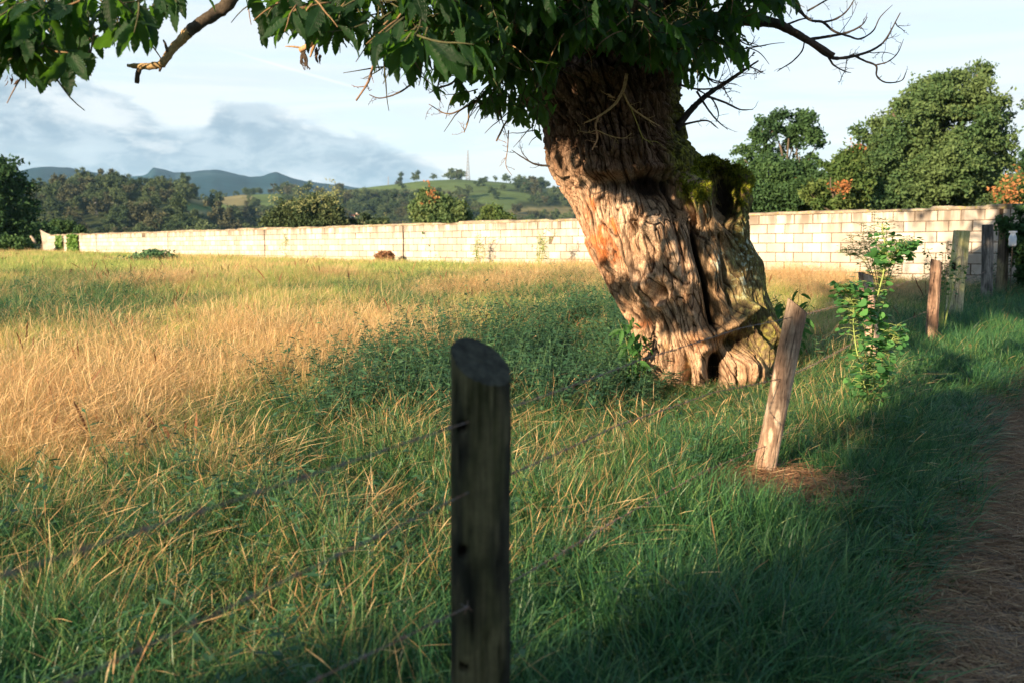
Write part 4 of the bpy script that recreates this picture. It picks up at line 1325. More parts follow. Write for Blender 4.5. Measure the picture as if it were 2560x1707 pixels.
OL = (0.055, 0.05, 0.028); TAN = (0.36, 0.20, 0.11)
post0, *_ = post('thick dark olive round post with slanted top and drilled holes nearest the viewer', 1104, 830, 1104, 1700, 2.3, 0.141, (0.020, 0.020, 0.013), (0.11, 0.09, 0.055), cut=(-0.42, 0.55), cracks=9,
                 holes=[(1063, 981, 10), (1063, 1268, 10), (1061, 1532, 6), (1071, 1540, 6)], moss=0.28, mosscol=(0.10, 0.11, 0.03), depth=0.6)
post1, *_ = post('slim leaning tan post with chipped bark standing right of the old trunk', 1832, 703, 1743, 1136, 5.52, 0.118, (0.27, 0.175, 0.12), (0.46, 0.335, 0.24), cut=(-0.55, 0.1), cracks=10, seedv=2.0, depth=0.1, chips=[(1786, 960, 10, 22), (1770, 1000, 6, 20), (1778, 880, 5, 40), (1760, 930, 4, 30)])
post2, *_ = post('pale leaning post half hidden behind the round-leaved sapling', 1988, 630, 2012, 862, 9.4, 0.125, (0.40, 0.27, 0.20), (0.55, 0.42, 0.32), cut=(-0.4, 0.1), seedv=4.0)
post3, *_ = post('thin reddish brown post beside the dark brambles', 2151, 600, 2136, 812, 10.6, 0.118, (0.19, 0.115, 0.08), (0.33, 0.22, 0.155), cut=(-0.3, 0), seedv=5.0)
post4, *_ = post('broad squared post with yellow green moss down its lit face', 2209, 531, 2188, 742, 13.0, 0.16, (0.46, 0.40, 0.26), (0.68, 0.60, 0.42), square=True, moss=0.5, mosscol=(0.38, 0.40, 0.06), holes=[(2191, 610, 7), (2193, 618, 5)], seedv=6.0)
post5, *_ = post('dark grey weathered post between the mossy post and the insulator post', 2269, 517, 2266, 712, 15.0, 0.13, (0.09, 0.085, 0.08), (0.24, 0.22, 0.20), square=True, seedv=7.0)
post6, *_ = post('dark brown post carrying the white insulator by the hedge', 2309, 522, 2297, 694, 16.0, 0.13, (0.08, 0.065, 0.05), (0.20, 0.16, 0.12), square=True, moss=0.2, seedv=8.0)
post7, *_ = post('thin dark post behind the insulator, half lost in the hedge', 2345, 545, 2342, 680, 17.2, 0.10, (0.07, 0.055, 0.04), (0.15, 0.11, 0.08), seedv=9.0)
# insulator: white ribbed jar-like cover on the far post
M_white = material('white_plastic', lambda s: pbsdf(s, (0.72, 0.76, 0.82), 0.35, 0.5, None, 0.15))
ip = W(2326, 552, 15.6)
ins = thing('fence_insulator', 'small white jar shaped insulator fixed on a post near the hedge', 'insulator', ip)
G = Geo()
prof = [(0.0, -.10), (.045, -.10), (.06, -.07), (.055, -.03), (.06, 0.02), (.052, .06), (.04, .085), (.038, .11), (0.0, .115)]
a = np.linspace(0, 2 * PI, 20, endpoint=False)
V = np.array([[(r_ * math.cos(q), r_ * math.sin(q), z_) for q in a] for r_, z_ in prof]) + np.array(ip)
G.add(V.reshape(-1, 3), gridf(20, len(prof), True))
tw(G, 'cover', M_white, ins)
G = Geo(); box(G, ip.x - .045, ip.x + .045, ip.y - .045, ip.y + .045, ip.z + .112, ip.z + .14)
tw(G, 'cap', M_white, ins, False)
G = Geo(); tube(G, [ip + Vector((0, 0, -.1)), ip + Vector((0.01, .02, -.35)), ip + Vector((.02, .05, -.9))], [.008, .008, .008], 6, 8, 0, (0.1, 0.08, 0.06))
tw(G, 'rod', M_twig, ins)

# ------------------------------------------------------------------ barbed wire
M_wire = material('rusty_galvanised_wire', lambda s: pbsdf(s, s.mix(s.mr(s.noise(s.n('ShaderNodeTexCoord').outputs['Object'], 30.0, 3.0), 0.4, 0.6), (0.16, 0.14, 0.13), (0.20, 0.11, 0.07)), 0.55, 0.5))
bg = Geo()
for k in range(2):       # a barb: two short wires twisted round the strand
    a0 = k * 1.3
    d0 = Vector((0.25 * (1 if k else -1), math.cos(a0), math.sin(a0))).normalized() * 0.017
    tube(bg, [-d0, Vector((0.003, 0, 0)), d0], [.0007, .0014, .0007], 5, 7)
tube(bg, [Vector((-.006, 0, 0)), Vector((.006, 0, 0))], [.0036, .0036], 6, 4)
barb_me = bg.mesh('barb', M_wire)
# anchors on each post: world points on the field side of the face
def anchor(Y, xd, yd): return W(xd, yd, Y)
WIRES = [
    ('top strand of the barbed wire running post to post', [W(0, 1322, 1.27) + Vector((-2.2, -3.9, 0.03)), W(0, 1322, 1.27), W(1075, 968, 2.23), W(1470, 826, 3.9), W(1700, 754, 5.0), W(1824, 728, 5.49), W(1985, 682, 9.33), W(2148, 625, 10.54), W(2205, 590, 12.9), W(2262, 562, 14.9), W(2305, 545, 15.9)]),
    ('middle strand of the barbed wire crossing the leaning post', [W(0, 1640, 1.30) + Vector((-2.2, -3.9, 0.0)), W(0, 1640, 1.30), W(1075, 1130, 2.23), W(1420, 975, 3.9), W(1640, 900, 5.0), W(1800, 868, 5.49), W(1955, 790, 9.3), W(2145, 708, 10.54), W(2195, 655, 12.9), W(2262, 625, 14.9)]),
    ('lowest strand of the barbed wire just above the long grass', [W(0, 1900, 1.33) + Vector((-2.2, -3.9, 0.0)), W(0, 1900, 1.33), W(1075, 1392, 2.23), W(1420, 1190, 3.9), W(1620, 1080, 5.0), W(1762, 1022, 5.49), W(1960, 890, 9.3), W(2140, 770, 10.54), W(2190, 700, 12.9)]),
]
rw = random.Random(9)
for lab, pts in WIRES:
    root = thing('barbed_wire', lab, 'wire', pts[1], 'barbed wire strands of the fence')
    # sag between anchors, two strands twisted
    P = [pts[0]]
    for a, b in zip(pts[:-1], pts[1:]):
        L = (b - a).length; n = max(3, int(L / 0.35))
        for i in range(1, n + 1):
            t = i / n
            q = a.lerp(b, t); q.z -= 0.018 * L / 2 * 4 * t * (1 - t) * 0.25
            P.append(q)
    P = np.array([p[:] for p in P])
    seg = np.linalg.norm(np.diff(P, axis=0), axis=1); cum = np.concatenate([[0], np.cumsum(seg)])
    tot = cum[-1]; ns = int(tot / 0.012)
    s_ = np.linspace(0, tot, ns)
    Q = np.stack([np.interp(s_, cum, P[:, k]) for k in range(3)], -1)
    for k in (0, 1):
        ph = s_ / 0.055 * 2 * PI + k * PI
        off = np.stack([0.0016 * np.cos(ph), 0.0 * ph, 0.0016 * np.sin(ph)], -1)
        G = Geo()
        tube_pts = Q + off
        # straight tube mesh without spline resampling
        Tt = np.gradient(tube_pts, axis=0); Tt /= np.linalg.norm(Tt, axis=1)[:, None]
        Nn = np.cross(Tt, [0, 0, 1.0]); Nn /= np.linalg.norm(Nn, axis=1)[:, None]; Bb = np.cross(Tt, Nn)
        aa = np.arange(4) / 4 * 2 * PI
        V = tube_pts[:, None] + 0.0012 * (Nn[:, None] * np.cos(aa)[None, :, None] + Bb[:, None] * np.sin(aa)[None, :, None])
        G.add(V.reshape(-1, 3), gridf(4, len(V), True))
        tw(G, 'strand', M_wire, root)
    d = 0.05
    while d < tot:
        p = Vector([float(np.interp(d, cum, P[:, k])) for k in range(3)])
        i = min(int(np.searchsorted(cum, d)), len(P) - 1)
        t = Vector(P[i] - P[i - 1]).normalized()
        if p.y > -0.5:
            o = link('barb', barb_me, root)
            o.matrix_basis = Matrix.Translation(p - root.location) @ t.to_track_quat('X', 'Z').to_matrix().to_4x4() @ Matrix.Rotation(rw.uniform(0, 6), 4, 'X')
        d += 0.115 * rw.uniform(0.9, 1.1)
# wire wraps round the leaning post
for yy, xc in ((735, 1826), (868, 1797), (1024, 1763)):
    root = None
G = Geo()
for yy, xc in ((735, 1826), (868, 1797), (1024, 1763)):
    c_ = W(xc, yy, 5.56)
    a = np.linspace(0, 2 * PI, 26)
    tube(G, [c_ + Vector((0.066 * math.cos(q), 0.066 * math.sin(q), -0.018 * math.cos(q))) for q in a], [.0022] * 26, 5, 60, 0, (0.1, 0.07, 0.05))
tw(G, 'wire_wrap', M_wire, post1)

# ------------------------------------------------------------------ leafy plants near the fence
def simple_leaf_T(kind='round'):
    if kind == 'round':
        a = np.array([0, 35, 75, 115, 150, 180, 210, 245, 285, 325]) * PI / 180
        r = np.array([.56, .50, .52, .50, .38, .26, .38, .50, .52, .50])
        V = np.stack([0.5 + r * np.cos(a), r * np.sin(a), 0.10 * np.abs(np.sin(a)) - 0.06 * np.cos(a)], -1)
        V = np.vstack([V, [0.5, 0, 0]])
        F = np.array([[i, (i + 1) % 10, 10] for i in range(10)])
        A = np.zeros((11, 3)); A[:, 0] = V[:, 0]; A[:10, 1] = np.sin(a)
        return V, F, A
    if kind == 'small':
        V = np.array([(0, 0, 0), (.45, .16, .05), (1, 0, -.08), (.45, -.16, .05), (.5, 0, 0)], float)
        F = np.array([[0, 1, 4], [1, 2, 4], [2, 3, 4], [3, 0, 4]])
        A = np.zeros((5, 3)); A[:, 0] = V[:, 0]
        return V, F, A


RT = simple_leaf_T('round'); SMT = simple_leaf_T('small')


def leafy_plant(name, label, cat, base, stems, leafT, lmat, nleaf, lsize, group=None, indiv=True, spread=1.0, stemcol=(0.25, 0.32, 0.10), seed=1, t0=0.15, petiole=0.6, hang=0.3, part='leaf', taper=0.4):
    root = thing(name, label, cat, base, group)
    gen = np.random.default_rng(seed)
    P, D, S = [], [], []
    for pts, r0 in stems:
        G = Geo()
        Q, T_, r_ = tube(G, pts, np.linspace(r0, r0 * 0.35, len(pts)), 7, len(pts) * 6, 0.1, stemcol, 30)
        nl = max(3, int(nleaf * (1.0 / len(stems))))
        for i in range(nl):
            t = t0 + (1 - t0) * (i + gen.random()) / nl
            k = min(int(t * (len(Q) - 1)), len(Q) - 1)
            a = gen.uniform(0, 2 * PI)
            out = np.array([math.cos(a), math.sin(a), gen.uniform(-0.1, 0.5)])
            pl_ = petiole * lsize * gen.uniform(0.5, 2.2) * spread * (1.15 - taper * t)
            tip = Q[k] + out * pl_
            if pl_ > 0.01: tube(G, [Q[k], (Q[k] + tip) / 2 + np.array([0, 0, .01]), tip], [r0 * .18 + .0006] * 3, 4, 4, 0, stemcol)
            P.append(tip); D.append(out + np.array([0, 0, -hang * gen.uniform(0.2, 1.6)])); S.append(lsize * gen.uniform(0.6, 1.2) * (1.15 - taper * t))
        tw(G, 'stem', M_twig, root)
    P, D, S = np.array(P), np.array(D), np.array(S)
    Mx_ = orient(D, gen.normal(0, 0.5, len(P)), gen)
    if indiv:
        g = Geo(); g.add(*leafT); me = g.mesh(part, lmat)
        for i in range(len(P)):
            o = link(part, me, root)
            o.matrix_basis = Matrix.Translation(Vector(P[i]) - root.location) @ Matrix(Mx_[i].tolist()).to_4x4() @ Matrix.Diagonal((S[i],) * 3 + (1,))
    else:
        G = Geo(); G.inst(leafT, P, Mx_, S, gen.random(len(P)))
        o = tw(G, 'foliage', lmat, root); o['kind'] = 'stuff'
    return root


# round-leaved sapling
b = to_ground(2000, 965)
SY = b.y
leafy_plant('sapling', 'bright green round-leaved sapling growing in front of the pale leaning post', 'sapling', b,
            [([b, W(1992, 900, SY), W(2002, 800, SY), W(2012, 700, SY), W(2034, 600, SY - .05), W(2026, 515, SY - .05)], .011),
             ([b, W(1985, 880, SY - .1), W(1965, 790, SY - .1), W(1960, 720, SY - .1), W(1968, 640, SY - .1)], .007),
             ([b, W(2010, 860, SY), W(2045, 790, SY), W(2062, 745, SY)], .006),
             ([W(2034, 610, SY - .05), W(2060, 580, SY - .1), W(2090, 555, SY - .1)], .004), ([W(1990, 760, SY), W(1950, 680, SY - .15), W(1935, 655, SY - .2)], .004)],
            RT, M_round, 760, .060, seed=4, t0=0.15, petiole=0.8)
# chestnut suckers each side of the trunk
for (xb, yb, Y, tops, lab, sd) in (
        (1455, 850, 8.2, [(1420, 735), (1450, 722), (1438, 780), (1475, 760)], 'dark green chestnut sucker sprouting at the left foot of the old trunk', 5),
        (1815, 790, 9.1, [(1800, 690), (1838, 655), (1862, 690), (1780, 680), (1850, 730)], 'clump of chestnut suckers between the trunk and the leaning tan post', 6)):
    b = W(xb, yb, Y); b.z = gz(b.x, b.y)
    st = [([b, W((xb + x) / 2 + 3, (yb + y) / 2, Y), W(x, y, Y - 0.1 + 0.05 * i)], .006) for i, (x, y) in enumerate(tops)]
    leafy_plant('chestnut_sucker', lab, 'plant', b, st, LT[1], M_sprout, 64, .15, 'suckers at the foot of the chestnut', seed=sd, petiole=0.08, hang=0.8, stemcol=(0.18, 0.2, 0.08))
# tall grey thistle before the wall
b = to_ground(2025, 690)
ty = 15.5
b = Vector((W(2025, 640, ty).x, ty, gz(W(2025, 640, ty).x, ty)))
st = []
gen = random.Random(3)
for (x, y) in ((2010, 480), (2035, 500), (1985, 510), (1960, 540), (2050, 540), (2075, 560), (2000, 530), (1945, 570), (2090, 540), (2020, 560)):
    st.append(([b, W((2025 + x) / 2, 600, ty), W(x + gen.uniform(-4, 4), (y + 600) / 2, ty), W(x, y, ty)], .008))
leafy_plant('thistle', 'tall grey green thistle bush standing against the sunlit block wall', 'plant', b, st, SMT, M_mixed, 900, .09, indiv=False, seed=8, t0=0.2, petiole=0.9, hang=0.1)
# brambles behind the brown post
by = 11.3
b = Vector((W(2165, 700, by).x, by, gz(W(2165, 700, by).x, by)))
st = [([b, W((2165 + x) / 2, (700 + y) / 2 - 10, by), W(x, y, by - .1)], .005) for x, y in ((2130, 570), (2150, 610), (2175, 555), (2185, 600), (2225, 610), (2135, 600), (2210, 640), (2165, 580))]
leafy_plant('bramble', 'dark spindly bramble tangled round the thin brown post', 'plant', b, st, RT, M_sprout, 170, .045, indiv=False, seed=9, t0=0.4, petiole=0.8)


# ------------------------------------------------------------------ ivy, vines and wall weeds
def climber(label, xd0, xd1, z0, z1, n, size, mat, name='ivy', seed=1, T=RT):
    gen = np.random.default_rng(seed)
    s0, s1 = wall_s_at(xd0), wall_s_at(xd1)
    p = wall_pt((s0 + s1) / 2, 0.9)
    root = thing(name, label, 'climbing plant', (p.x, p.y, gz(p.x, p.y)))
    ss_ = gen.uniform(min(s0, s1), max(s0, s1), n); zz = gen.uniform(z0, z1, n)
    P = np.array([wall_pt(a, b_, gen.uniform(0.02, 0.10))[:] for a, b_ in zip(ss_, zz)])
    D = np.tile(np.array([WN.x, WN.y, -0.9]), (n, 1)) + gen.normal(0, 0.5, (n, 3))
    G = Geo(); G.inst(T, P, orient(D, gen.normal(0, .4, n), gen), gen.uniform(.6, 1.3, n) * size, gen.random(n))
    o = tw(G, 'foliage', mat, root); o['kind'] = 'stuff'
    G = Geo()
    for k in range(5):
        a = gen.uniform(min(s0, s1), max(s0, s1))
        tube(G, [wall_pt(a, z0 - .2, .015), wall_pt(a + gen.normal(0, .1), (z0 + z1) / 2, .02), wall_pt(a + gen.normal(0, .15), z1, .02)], [.012, .008, .004], 6, 12, .2, (0.2, 0.15, 0.1))
    tw(G, 'stem', M_twig, root)


climber('square bright ivy patch hanging over the far left end of the wall', 168, 191, 1.0, 2.02, 620, .13, M_ivy, seed=2)
climber('narrow ivy strip beside the square ivy patch at the wall end', 141, 155, 1.0, 1.98, 300, .13, M_ivy, seed=3)
# thin green vine trails
s0 = wall_s_at(978)
root = thing('wall_vine', 'thin light green vine trailing down the wall beside a dark joint', 'climbing plant', wall_pt(s0, .9))
gen = np.random.default_rng(4)
G = Geo(); P = []
for (xa, ya, xb_, yb_) in ((974, 520, 984, 595), (990, 545, 996, 598), (1003, 575, 1008, 600)):
    for i in range(46):
        t = gen.random()
        sd = wall_s_at(xa + (xb_ - xa) * t) if i % 12 == 0 else sd
        yy = ya + (yb_ - ya) * t
        pw = wall_pt(sd, 1.5, .03)
        q = W(xa + (xb_ - xa) * t, yy, pw.y)
        P.append((q.x + gen.normal(0, .03), q.y - .04, q.z))
P = np.array(P); n = len(P)
G.inst(RT, P, orient(np.tile(np.array([WN.x, WN.y, -0.9]), (n, 1)) + gen.normal(0, .4, (n, 3)), gen.normal(0, .4, n), gen), gen.uniform(.05, .09, n), gen.random(n))
tw(G, 'foliage', M_bushy, root)['kind'] = 'stuff'
G = Geo()
for (xa, ya, xb_, yb_) in ((974, 518, 986, 605), (990, 545, 997, 605), (1003, 575, 1008, 605)):
    yq = wall_pt(wall_s_at((xa + xb_) / 2), 1.5, .03).y
    tube(G, [W(xa, ya, yq), W((xa + xb_) / 2 + 1, (ya + yb_) / 2, yq), W(xb_, yb_, yq)], [.008, .008, .008], 5, 10, .2, (0.25, 0.3, 0.1))
tw(G, 'stem', M_twig, root)
# weeds standing along the wall foot
for i, (xd, yb_, Y, h, lab) in enumerate(((663, 588, 36.5, 1.3, 'slender yellow green weed rising before the wall left of the middle joint'), (1238, 600, 24.5, 1.0, 'sparse brown seeded weed before the wall near the old trunk'),
                                      (1105, 598, 27.5, .9, 'faint dry weed before the wall right of the vine'))):
    p = W(xd, yb_, Y); b = Vector((p.x, Y, gz(p.x, Y)))
    st = [([b, b + Vector((gen.normal(0, .12), 0, h * .5)), b + Vector((gen.normal(0, .3), gen.normal(0, .1), h * gen.uniform(.7, 1.1)))], .010) for k in range(6)]
    leafy_plant('wall_weed', lab, 'plant', b, st, SMT, M_mixed, 190, .10, indiv=False, seed=20 + i, t0=.2, petiole=.5)


# ------------------------------------------------------------------ bushes and trees in the middle distance
def cards(P, size, gen, T=None):
    """leaf sprays: each point gets one bent diamond leaf cluster"""
    return P


SPR = None
def spray_T(k=5, seed=0):
    g = np.random.default_rng(seed)
    V, F, A = [], [], []
    for i in range(k):
        d = g.normal(0, 1, 3); d /= np.linalg.norm(d)
        u_ = np.cross(d, g.normal(0, 1, 3)); u_ /= np.linalg.norm(u_)
        o_ = g.normal(0, 0.45, 3)
        b0 = len(V)
        V += [o_ - d * .45, o_ + u_ * .24, o_ + d * .5, o_ - u_ * .24]
        F.append([b0, b0 + 1, b0 + 2, b0 + 3])
        rr_ = g.random() * 0.25
        A += [[0, 0, rr_], [.5, 0, rr_], [1, 0, rr_], [.5, 0, rr_]]
    return np.array(V), np.array(F), np.array(A)


SPT = [spray_T(6, i) for i in range(4)]


def crown_points(blobs, n, gen, shell=0.45, holes=0.0, fr=1.0, per=26, sub=0.24):
    """foliage gathered in many small clumps over the lobes, with gaps between them"""
    ba = np.array(blobs)
    vol = np.array([b_[3] * b_[4] * b_[5] for b_ in blobs]) ** 0.70
    m = max(6, n // per)
    pick = gen.choice(len(blobs), m, p=vol / vol.sum())
    B = ba[pick]
    d = gen.normal(0, 1, (m, 3)); d /= np.linalg.norm(d, axis=1)[:, None]
    r = 1 - shell * gen.random(m) ** 1.3 + gen.normal(0, .07, m)
    C0 = B[:, :3] + d * r[:, None] * B[:, 3:6]
    cl = pn(C0[:, 0] * fr * .6, C0[:, 1] * fr * .6, C0[:, 2] * fr * .6)
    k = cl > (-0.42 + holes)
    C0, B = C0[k], B[k]
    R0 = B[:, 3:6].mean(1) * sub * gen.uniform(.6, 1.35, len(C0))
    w_ = R0 ** 2
    q = gen.choice(len(C0), n, p=w_ / w_.sum())
    e = gen.normal(0, 1, (n, 3)); e /= np.linalg.norm(e, axis=1)[:, None]
    P = C0[q] + e * (R0[q] * gen.random(n) ** .5 * gen.uniform(.7, 1.5, n))[:, None] * np.array([1.15, 1.15, .62])
    return P


def big_tree(name, label, cat, base, blobs, n, size, mat, trunk_r, seed=0, group=None, holes=0.0, fr=1.0, extra=None, limbs=7, barkc=(0.10, 0.08, 0.06), shell=0.5):
    gen = np.random.default_rng(seed)
    root = thing(name, label, cat, base, group)
    P = crown_points(blobs, n, gen, shell, holes, fr)
    G = Geo()
    # pigment varies from clump to clump
    v = 0.5 + 0.5 * fbm(P[:, 0] * fr * 0.7, P[:, 1] * fr * 0.7, P[:, 2] * fr * 0.7, 2) + gen.normal(0, .12, len(P))
    v = v + 0.15 * pn(P[:, 0] * fr * 3, P[:, 1] * fr * 3, P[:, 2] * fr * 3)
    v = np.clip(v, 0, 0.62)
    for k in range(4):
        q = P[k::4]
        m = len(q)
        G.inst(SPT[k], q, rotm(gen.uniform(0, 6.3, m), gen.uniform(0, 6.3, m), gen.uniform(0, 6.3, m)), size * gen.uniform(.6, 1.3, m), v[k::4])
    o = tw(G, 'crown', mat, root)
    if trunk_r:
        G = Geo()
        c = np.array(blobs)[:, :3].mean(0)
        b0 = np.array(base)
        top_ = np.array([(b0[0] + c[0]) / 2, (b0[1] + c[1]) / 2, b0[2] + (c[2] - b0[2]) * 0.7])
        tube(G, [b0 - [0, 0, .3], (b0 * .6 + top_ * .4), top_, c], [trunk_r * 1.3, trunk_r, trunk_r * .8, trunk_r * .4], 10, 24, .1, barkc, 3)
        for k in range(min(limbs, len(blobs) * 2)):
            bb = blobs[k % len(blobs)]
            e = np.array(bb[:3]) + gen.normal(0, .35, 3) * np.array(bb[3:6])
            m_ = (top_ + e) / 2 + gen.normal(0, .1, 3) * np.linalg.norm(e - top_)
            tube(G, [top_ - [0, 0, .3], m_, e], [trunk_r * .55, trunk_r * .35, trunk_r * .12], 7, 16, .15, barkc, 3)
        tw(G, 'trunk', M_twig, root)
    if extra is not None:
        nm, emat, pts, es = extra
        G = Geo()
        q = np.array(pts) + gen.normal(0, es * .8, (len(pts), 3)); m = len(q)
        G.inst(SPT[0], q, rotm(gen.uniform(0, 6.3, m), gen.uniform(0, 6.3, m), gen.uniform(0, 6.3, m)), es * gen.uniform(.6, 1.3, m), gen.random(m) * .6)
        tw(G, nm, emat, root)  # turned leaves
    return root


def bl(x, y, Y, rx, ry, rd=None, dY=0.0):
    """crown lobe given at design position and size"""
    p = W(x, y, Y + dY); k = Y / 2287.0
    return (p.x, p.y, p.z, rx * k, (rd if rd else (rx + ry) / 2) * k, ry * k)


def gp(x, Y):
    p = W(x, 560, Y)
    return Vector((p.x, Y, gz(p.x, Y)))


gen = np.random.default_rng(77)
Y1 = 44.0
big_tree('oak_tree', 'very tall broad green oak towering behind the wall on the right', 'tree', gp(2150, Y1),
         [bl(2150, 230, Y1, 95, 75), bl(2215, 195, Y1, 65, 50), bl(2080, 290, Y1, 75, 70, dY=-1), bl(2190, 300, Y1, 105, 90, dY=-1.2), bl(2025, 300, Y1, 60, 40), bl(1985, 300, Y1, 40, 22), bl(2050, 380, Y1, 85, 75, dY=-1.0),
          bl(2150, 400, Y1, 100, 90, dY=-1.6), bl(2235, 380, Y1, 85, 80, dY=-.6), bl(2255, 260, Y1, 45, 60), bl(2275, 225, Y1, 26, 34), bl(2300, 300, Y1, 30, 34), bl(2318, 265, Y1, 22, 14), bl(1975, 420, Y1, 70, 70), bl(2080, 460, Y1, 110, 60, dY=-1.0), bl(2210, 460, Y1, 100, 55, dY=-1), bl(2160, 170, Y1, 30, 22), bl(2222, 158, Y1, 24, 18)] + [bl(x_ + gen.normal(0, 5), y_ + gen.normal(0, 5), Y1, gen.uniform(10, 22), gen.uniform(8, 16), dY=gen.normal(0, .6)) for x_, y_ in ((2120, 170), (2095, 195), (2060, 215), (2045, 240), (2015, 265), (1985, 285), (1960, 300), (1950, 325), (1955, 360), (2255, 180), (2280, 200), (2290, 235), (2300, 260), (2330, 250), (2325, 290), (2340, 320), (2305, 340), (2200, 150), (2235, 145), (1945, 345), (2320, 365), (2100, 180), (2290, 290))],
         19000, .19, M_oak, .40, seed=1, holes=0.22, fr=0.8, limbs=14)
Y2 = 37.0
tp = [W(1800 + gen.normal(0, 22), 425 + gen.normal(0, 18), Y2 - 1.6)[:] for _ in range(30)]
big_tree('walnut_tree', 'flat-topped feathery tree with sky gaps just right of the mossy stub', 'tree', gp(1800, Y2),
         [bl(1810, 283, Y2, 62, 22), bl(1850, 315, Y2, 48, 22), bl(1760, 310, Y2, 45, 20), bl(1880, 330, Y2, 20, 12), bl(1735, 345, Y2, 45, 16), bl(1800, 340, Y2, 40, 14), bl(1850, 365, Y2, 34, 16), bl(1720, 380, Y2, 40, 22, dY=-.6), bl(1770, 400, Y2, 70, 34, dY=-1),
          bl(1830, 420, Y2, 70, 40, dY=-1), bl(1770, 455, Y2, 80, 34, dY=-1.4), bl(1880, 460, Y2, 70, 34, dY=-1), bl(1705, 450, Y2, 35, 40)],
         9500, .15, M_walnut, .12, seed=2, holes=0.14, fr=1.1, extra=('yellowed_leaves', M_rust, tp, .10), limbs=16)
Y3 = 34.0
tp = [W(1937 + gen.normal(0, 9), 433 + gen.normal(0, 6), Y3 - 1.2)[:] for _ in range(26)] + [W(1963 + gen.normal(0, 7), 345 + gen.normal(0, 3), Y3)[:] for _ in range(10)]
big_tree('mixed_shrub', 'light green shrub with an orange dead branch between the two big trees', 'shrub', gp(1930, Y3),
         [bl(1920, 395, Y3, 45, 30), bl(1950, 370, Y3, 28, 30), bl(1930, 440, Y3, 60, 40), bl(1880, 440, Y3, 35, 30), bl(1980, 450, Y3, 45, 36)], 3600, .15, M_bushy, .08, seed=3, holes=.1, fr=1.5,
         extra=('orange_leaves', M_rust, tp, .13))
Y4 = 60.0
big_tree('dark_spreading_tree', 'dark flat spreading tree at the right edge behind the oak', 'tree', gp(2360, Y4),
         [bl(2370, 365, Y4, 55, 22), bl(2330, 380, Y4, 34, 14), bl(2420, 350, Y4, 60, 40), bl(2310, 400, Y4, 20, 10), bl(2390, 400, Y4, 50, 30), bl(2440, 420, Y4, 60, 60)], 4200, .24, M_darkleaf, .3, seed=4, fr=.7)
Y5 = 40.0
tp = [W(2325 + gen.normal(0, 22), 440 + gen.normal(0, 20), Y5 - 2)[:] for _ in range(50)]
big_tree('autumn_shrub', 'orange brown shrub patch below the dark tree at the right edge', 'shrub', gp(2330, Y5), [bl(2330, 450, Y5, 50, 40), bl(2380, 450, Y5, 50, 40)], 1500, .16, M_bushy, .06, seed=5, extra=('orange_leaves', M_rust, tp, .16))
Y6 = 15.9
big_tree('laurel_hedge', 'dark dense hedge bush overhanging the right end of the wall', 'hedge', gp(2400, Y6),
         [bl(2345, 510, Y6, 50, 34), bl(2375, 560, Y6, 50, 60), bl(2430, 520, Y6, 70, 60), bl(2390, 620, Y6, 50, 60), bl(2470, 600, Y6, 80, 90)], 6500, .09, M_darkleaf, .05, seed=6, fr=2.2, shell=.6)
Y7 = 66.0
tp = [W(990 + gen.normal(0, 6), 445 + gen.normal(0, 9), Y7 - 2)[:] for _ in range(22)]
big_tree('ash_tree', 'pair-crowned dark tree with a rusty patch above the middle of the wall', 'tree', gp(1000, Y7),
         [bl(985, 462, Y7, 32, 26), bl(990, 445, Y7, 20, 14), bl(975, 495, Y7, 30, 26), bl(1035, 478, Y7, 30, 22), bl(1050, 500, Y7, 32, 24), bl(1015, 508, Y7, 40, 22), bl(1000, 480, Y7, 22, 26)], 5200, .24, M_oak, .22, seed=7, fr=.7, extra=('rusty_leaves', M_rust, tp, .16), holes=.05)
Y8 = 72.0
tp = []
for (cx, cy, rx_, ry_, m) in ((745, 450, 20, 12, 55), (712, 462, 24, 12, 45), (765, 440, 7, 14, 30), (660, 470, 36, 9, 26), (640, 455, 14, 10, 10), (880, 510, 40, 6, 14)):
    tp += [W(cx + gen.normal(0, rx_), cy + gen.normal(0, ry_), Y8 - 2.5)[:] for _ in range(m)]
big_tree('blossoming_tree', 'dark low tree topped with pale yellow sprays left of the pair-crowned tree', 'tree', gp(720, Y8),
         [bl(660, 490, Y8, 50, 28), bl(720, 485, Y8, 55, 34), bl(780, 500, Y8, 50, 26), bl(830, 512, Y8, 50, 18), bl(700, 515, Y8, 90, 22), bl(620, 512, Y8, 45, 22), bl(880, 520, Y8, 50, 12)], 6000, .24, M_hill[0], .2, seed=8, fr=.7, extra=('pale_sprays', M_pale, tp, .15))
Y9 = 85.0
big_tree('lime_tree', 'small light green tree right of the pair-crowned tree above the wall', 'tree', gp(1135, Y9), [bl(1135, 492, Y9, 22, 20), bl(1150, 508, Y9, 30, 14), bl(1118, 508, Y9, 22, 14)], 1800, .26, M_bushy, .2, seed=9, fr=.7)
Y10 = 58.0
big_tree('dark_edge_tree', 'tall nearly black tree at the left edge of the meadow', 'tree', gp(-30, Y10),
         [bl(5, 395, Y10, 45, 32), bl(30, 430, Y10, 40, 30), bl(-40, 420, Y10, 70, 60), bl(20, 480, Y10, 55, 45), bl(-30, 520, Y10, 80, 60), bl(50, 520, Y10, 40, 30), bl(-100, 450, Y10, 80, 90), bl(40, 450, Y10, 34, 20)], 9500, .24, M_darkleaf, .35, seed=10, fr=.7)
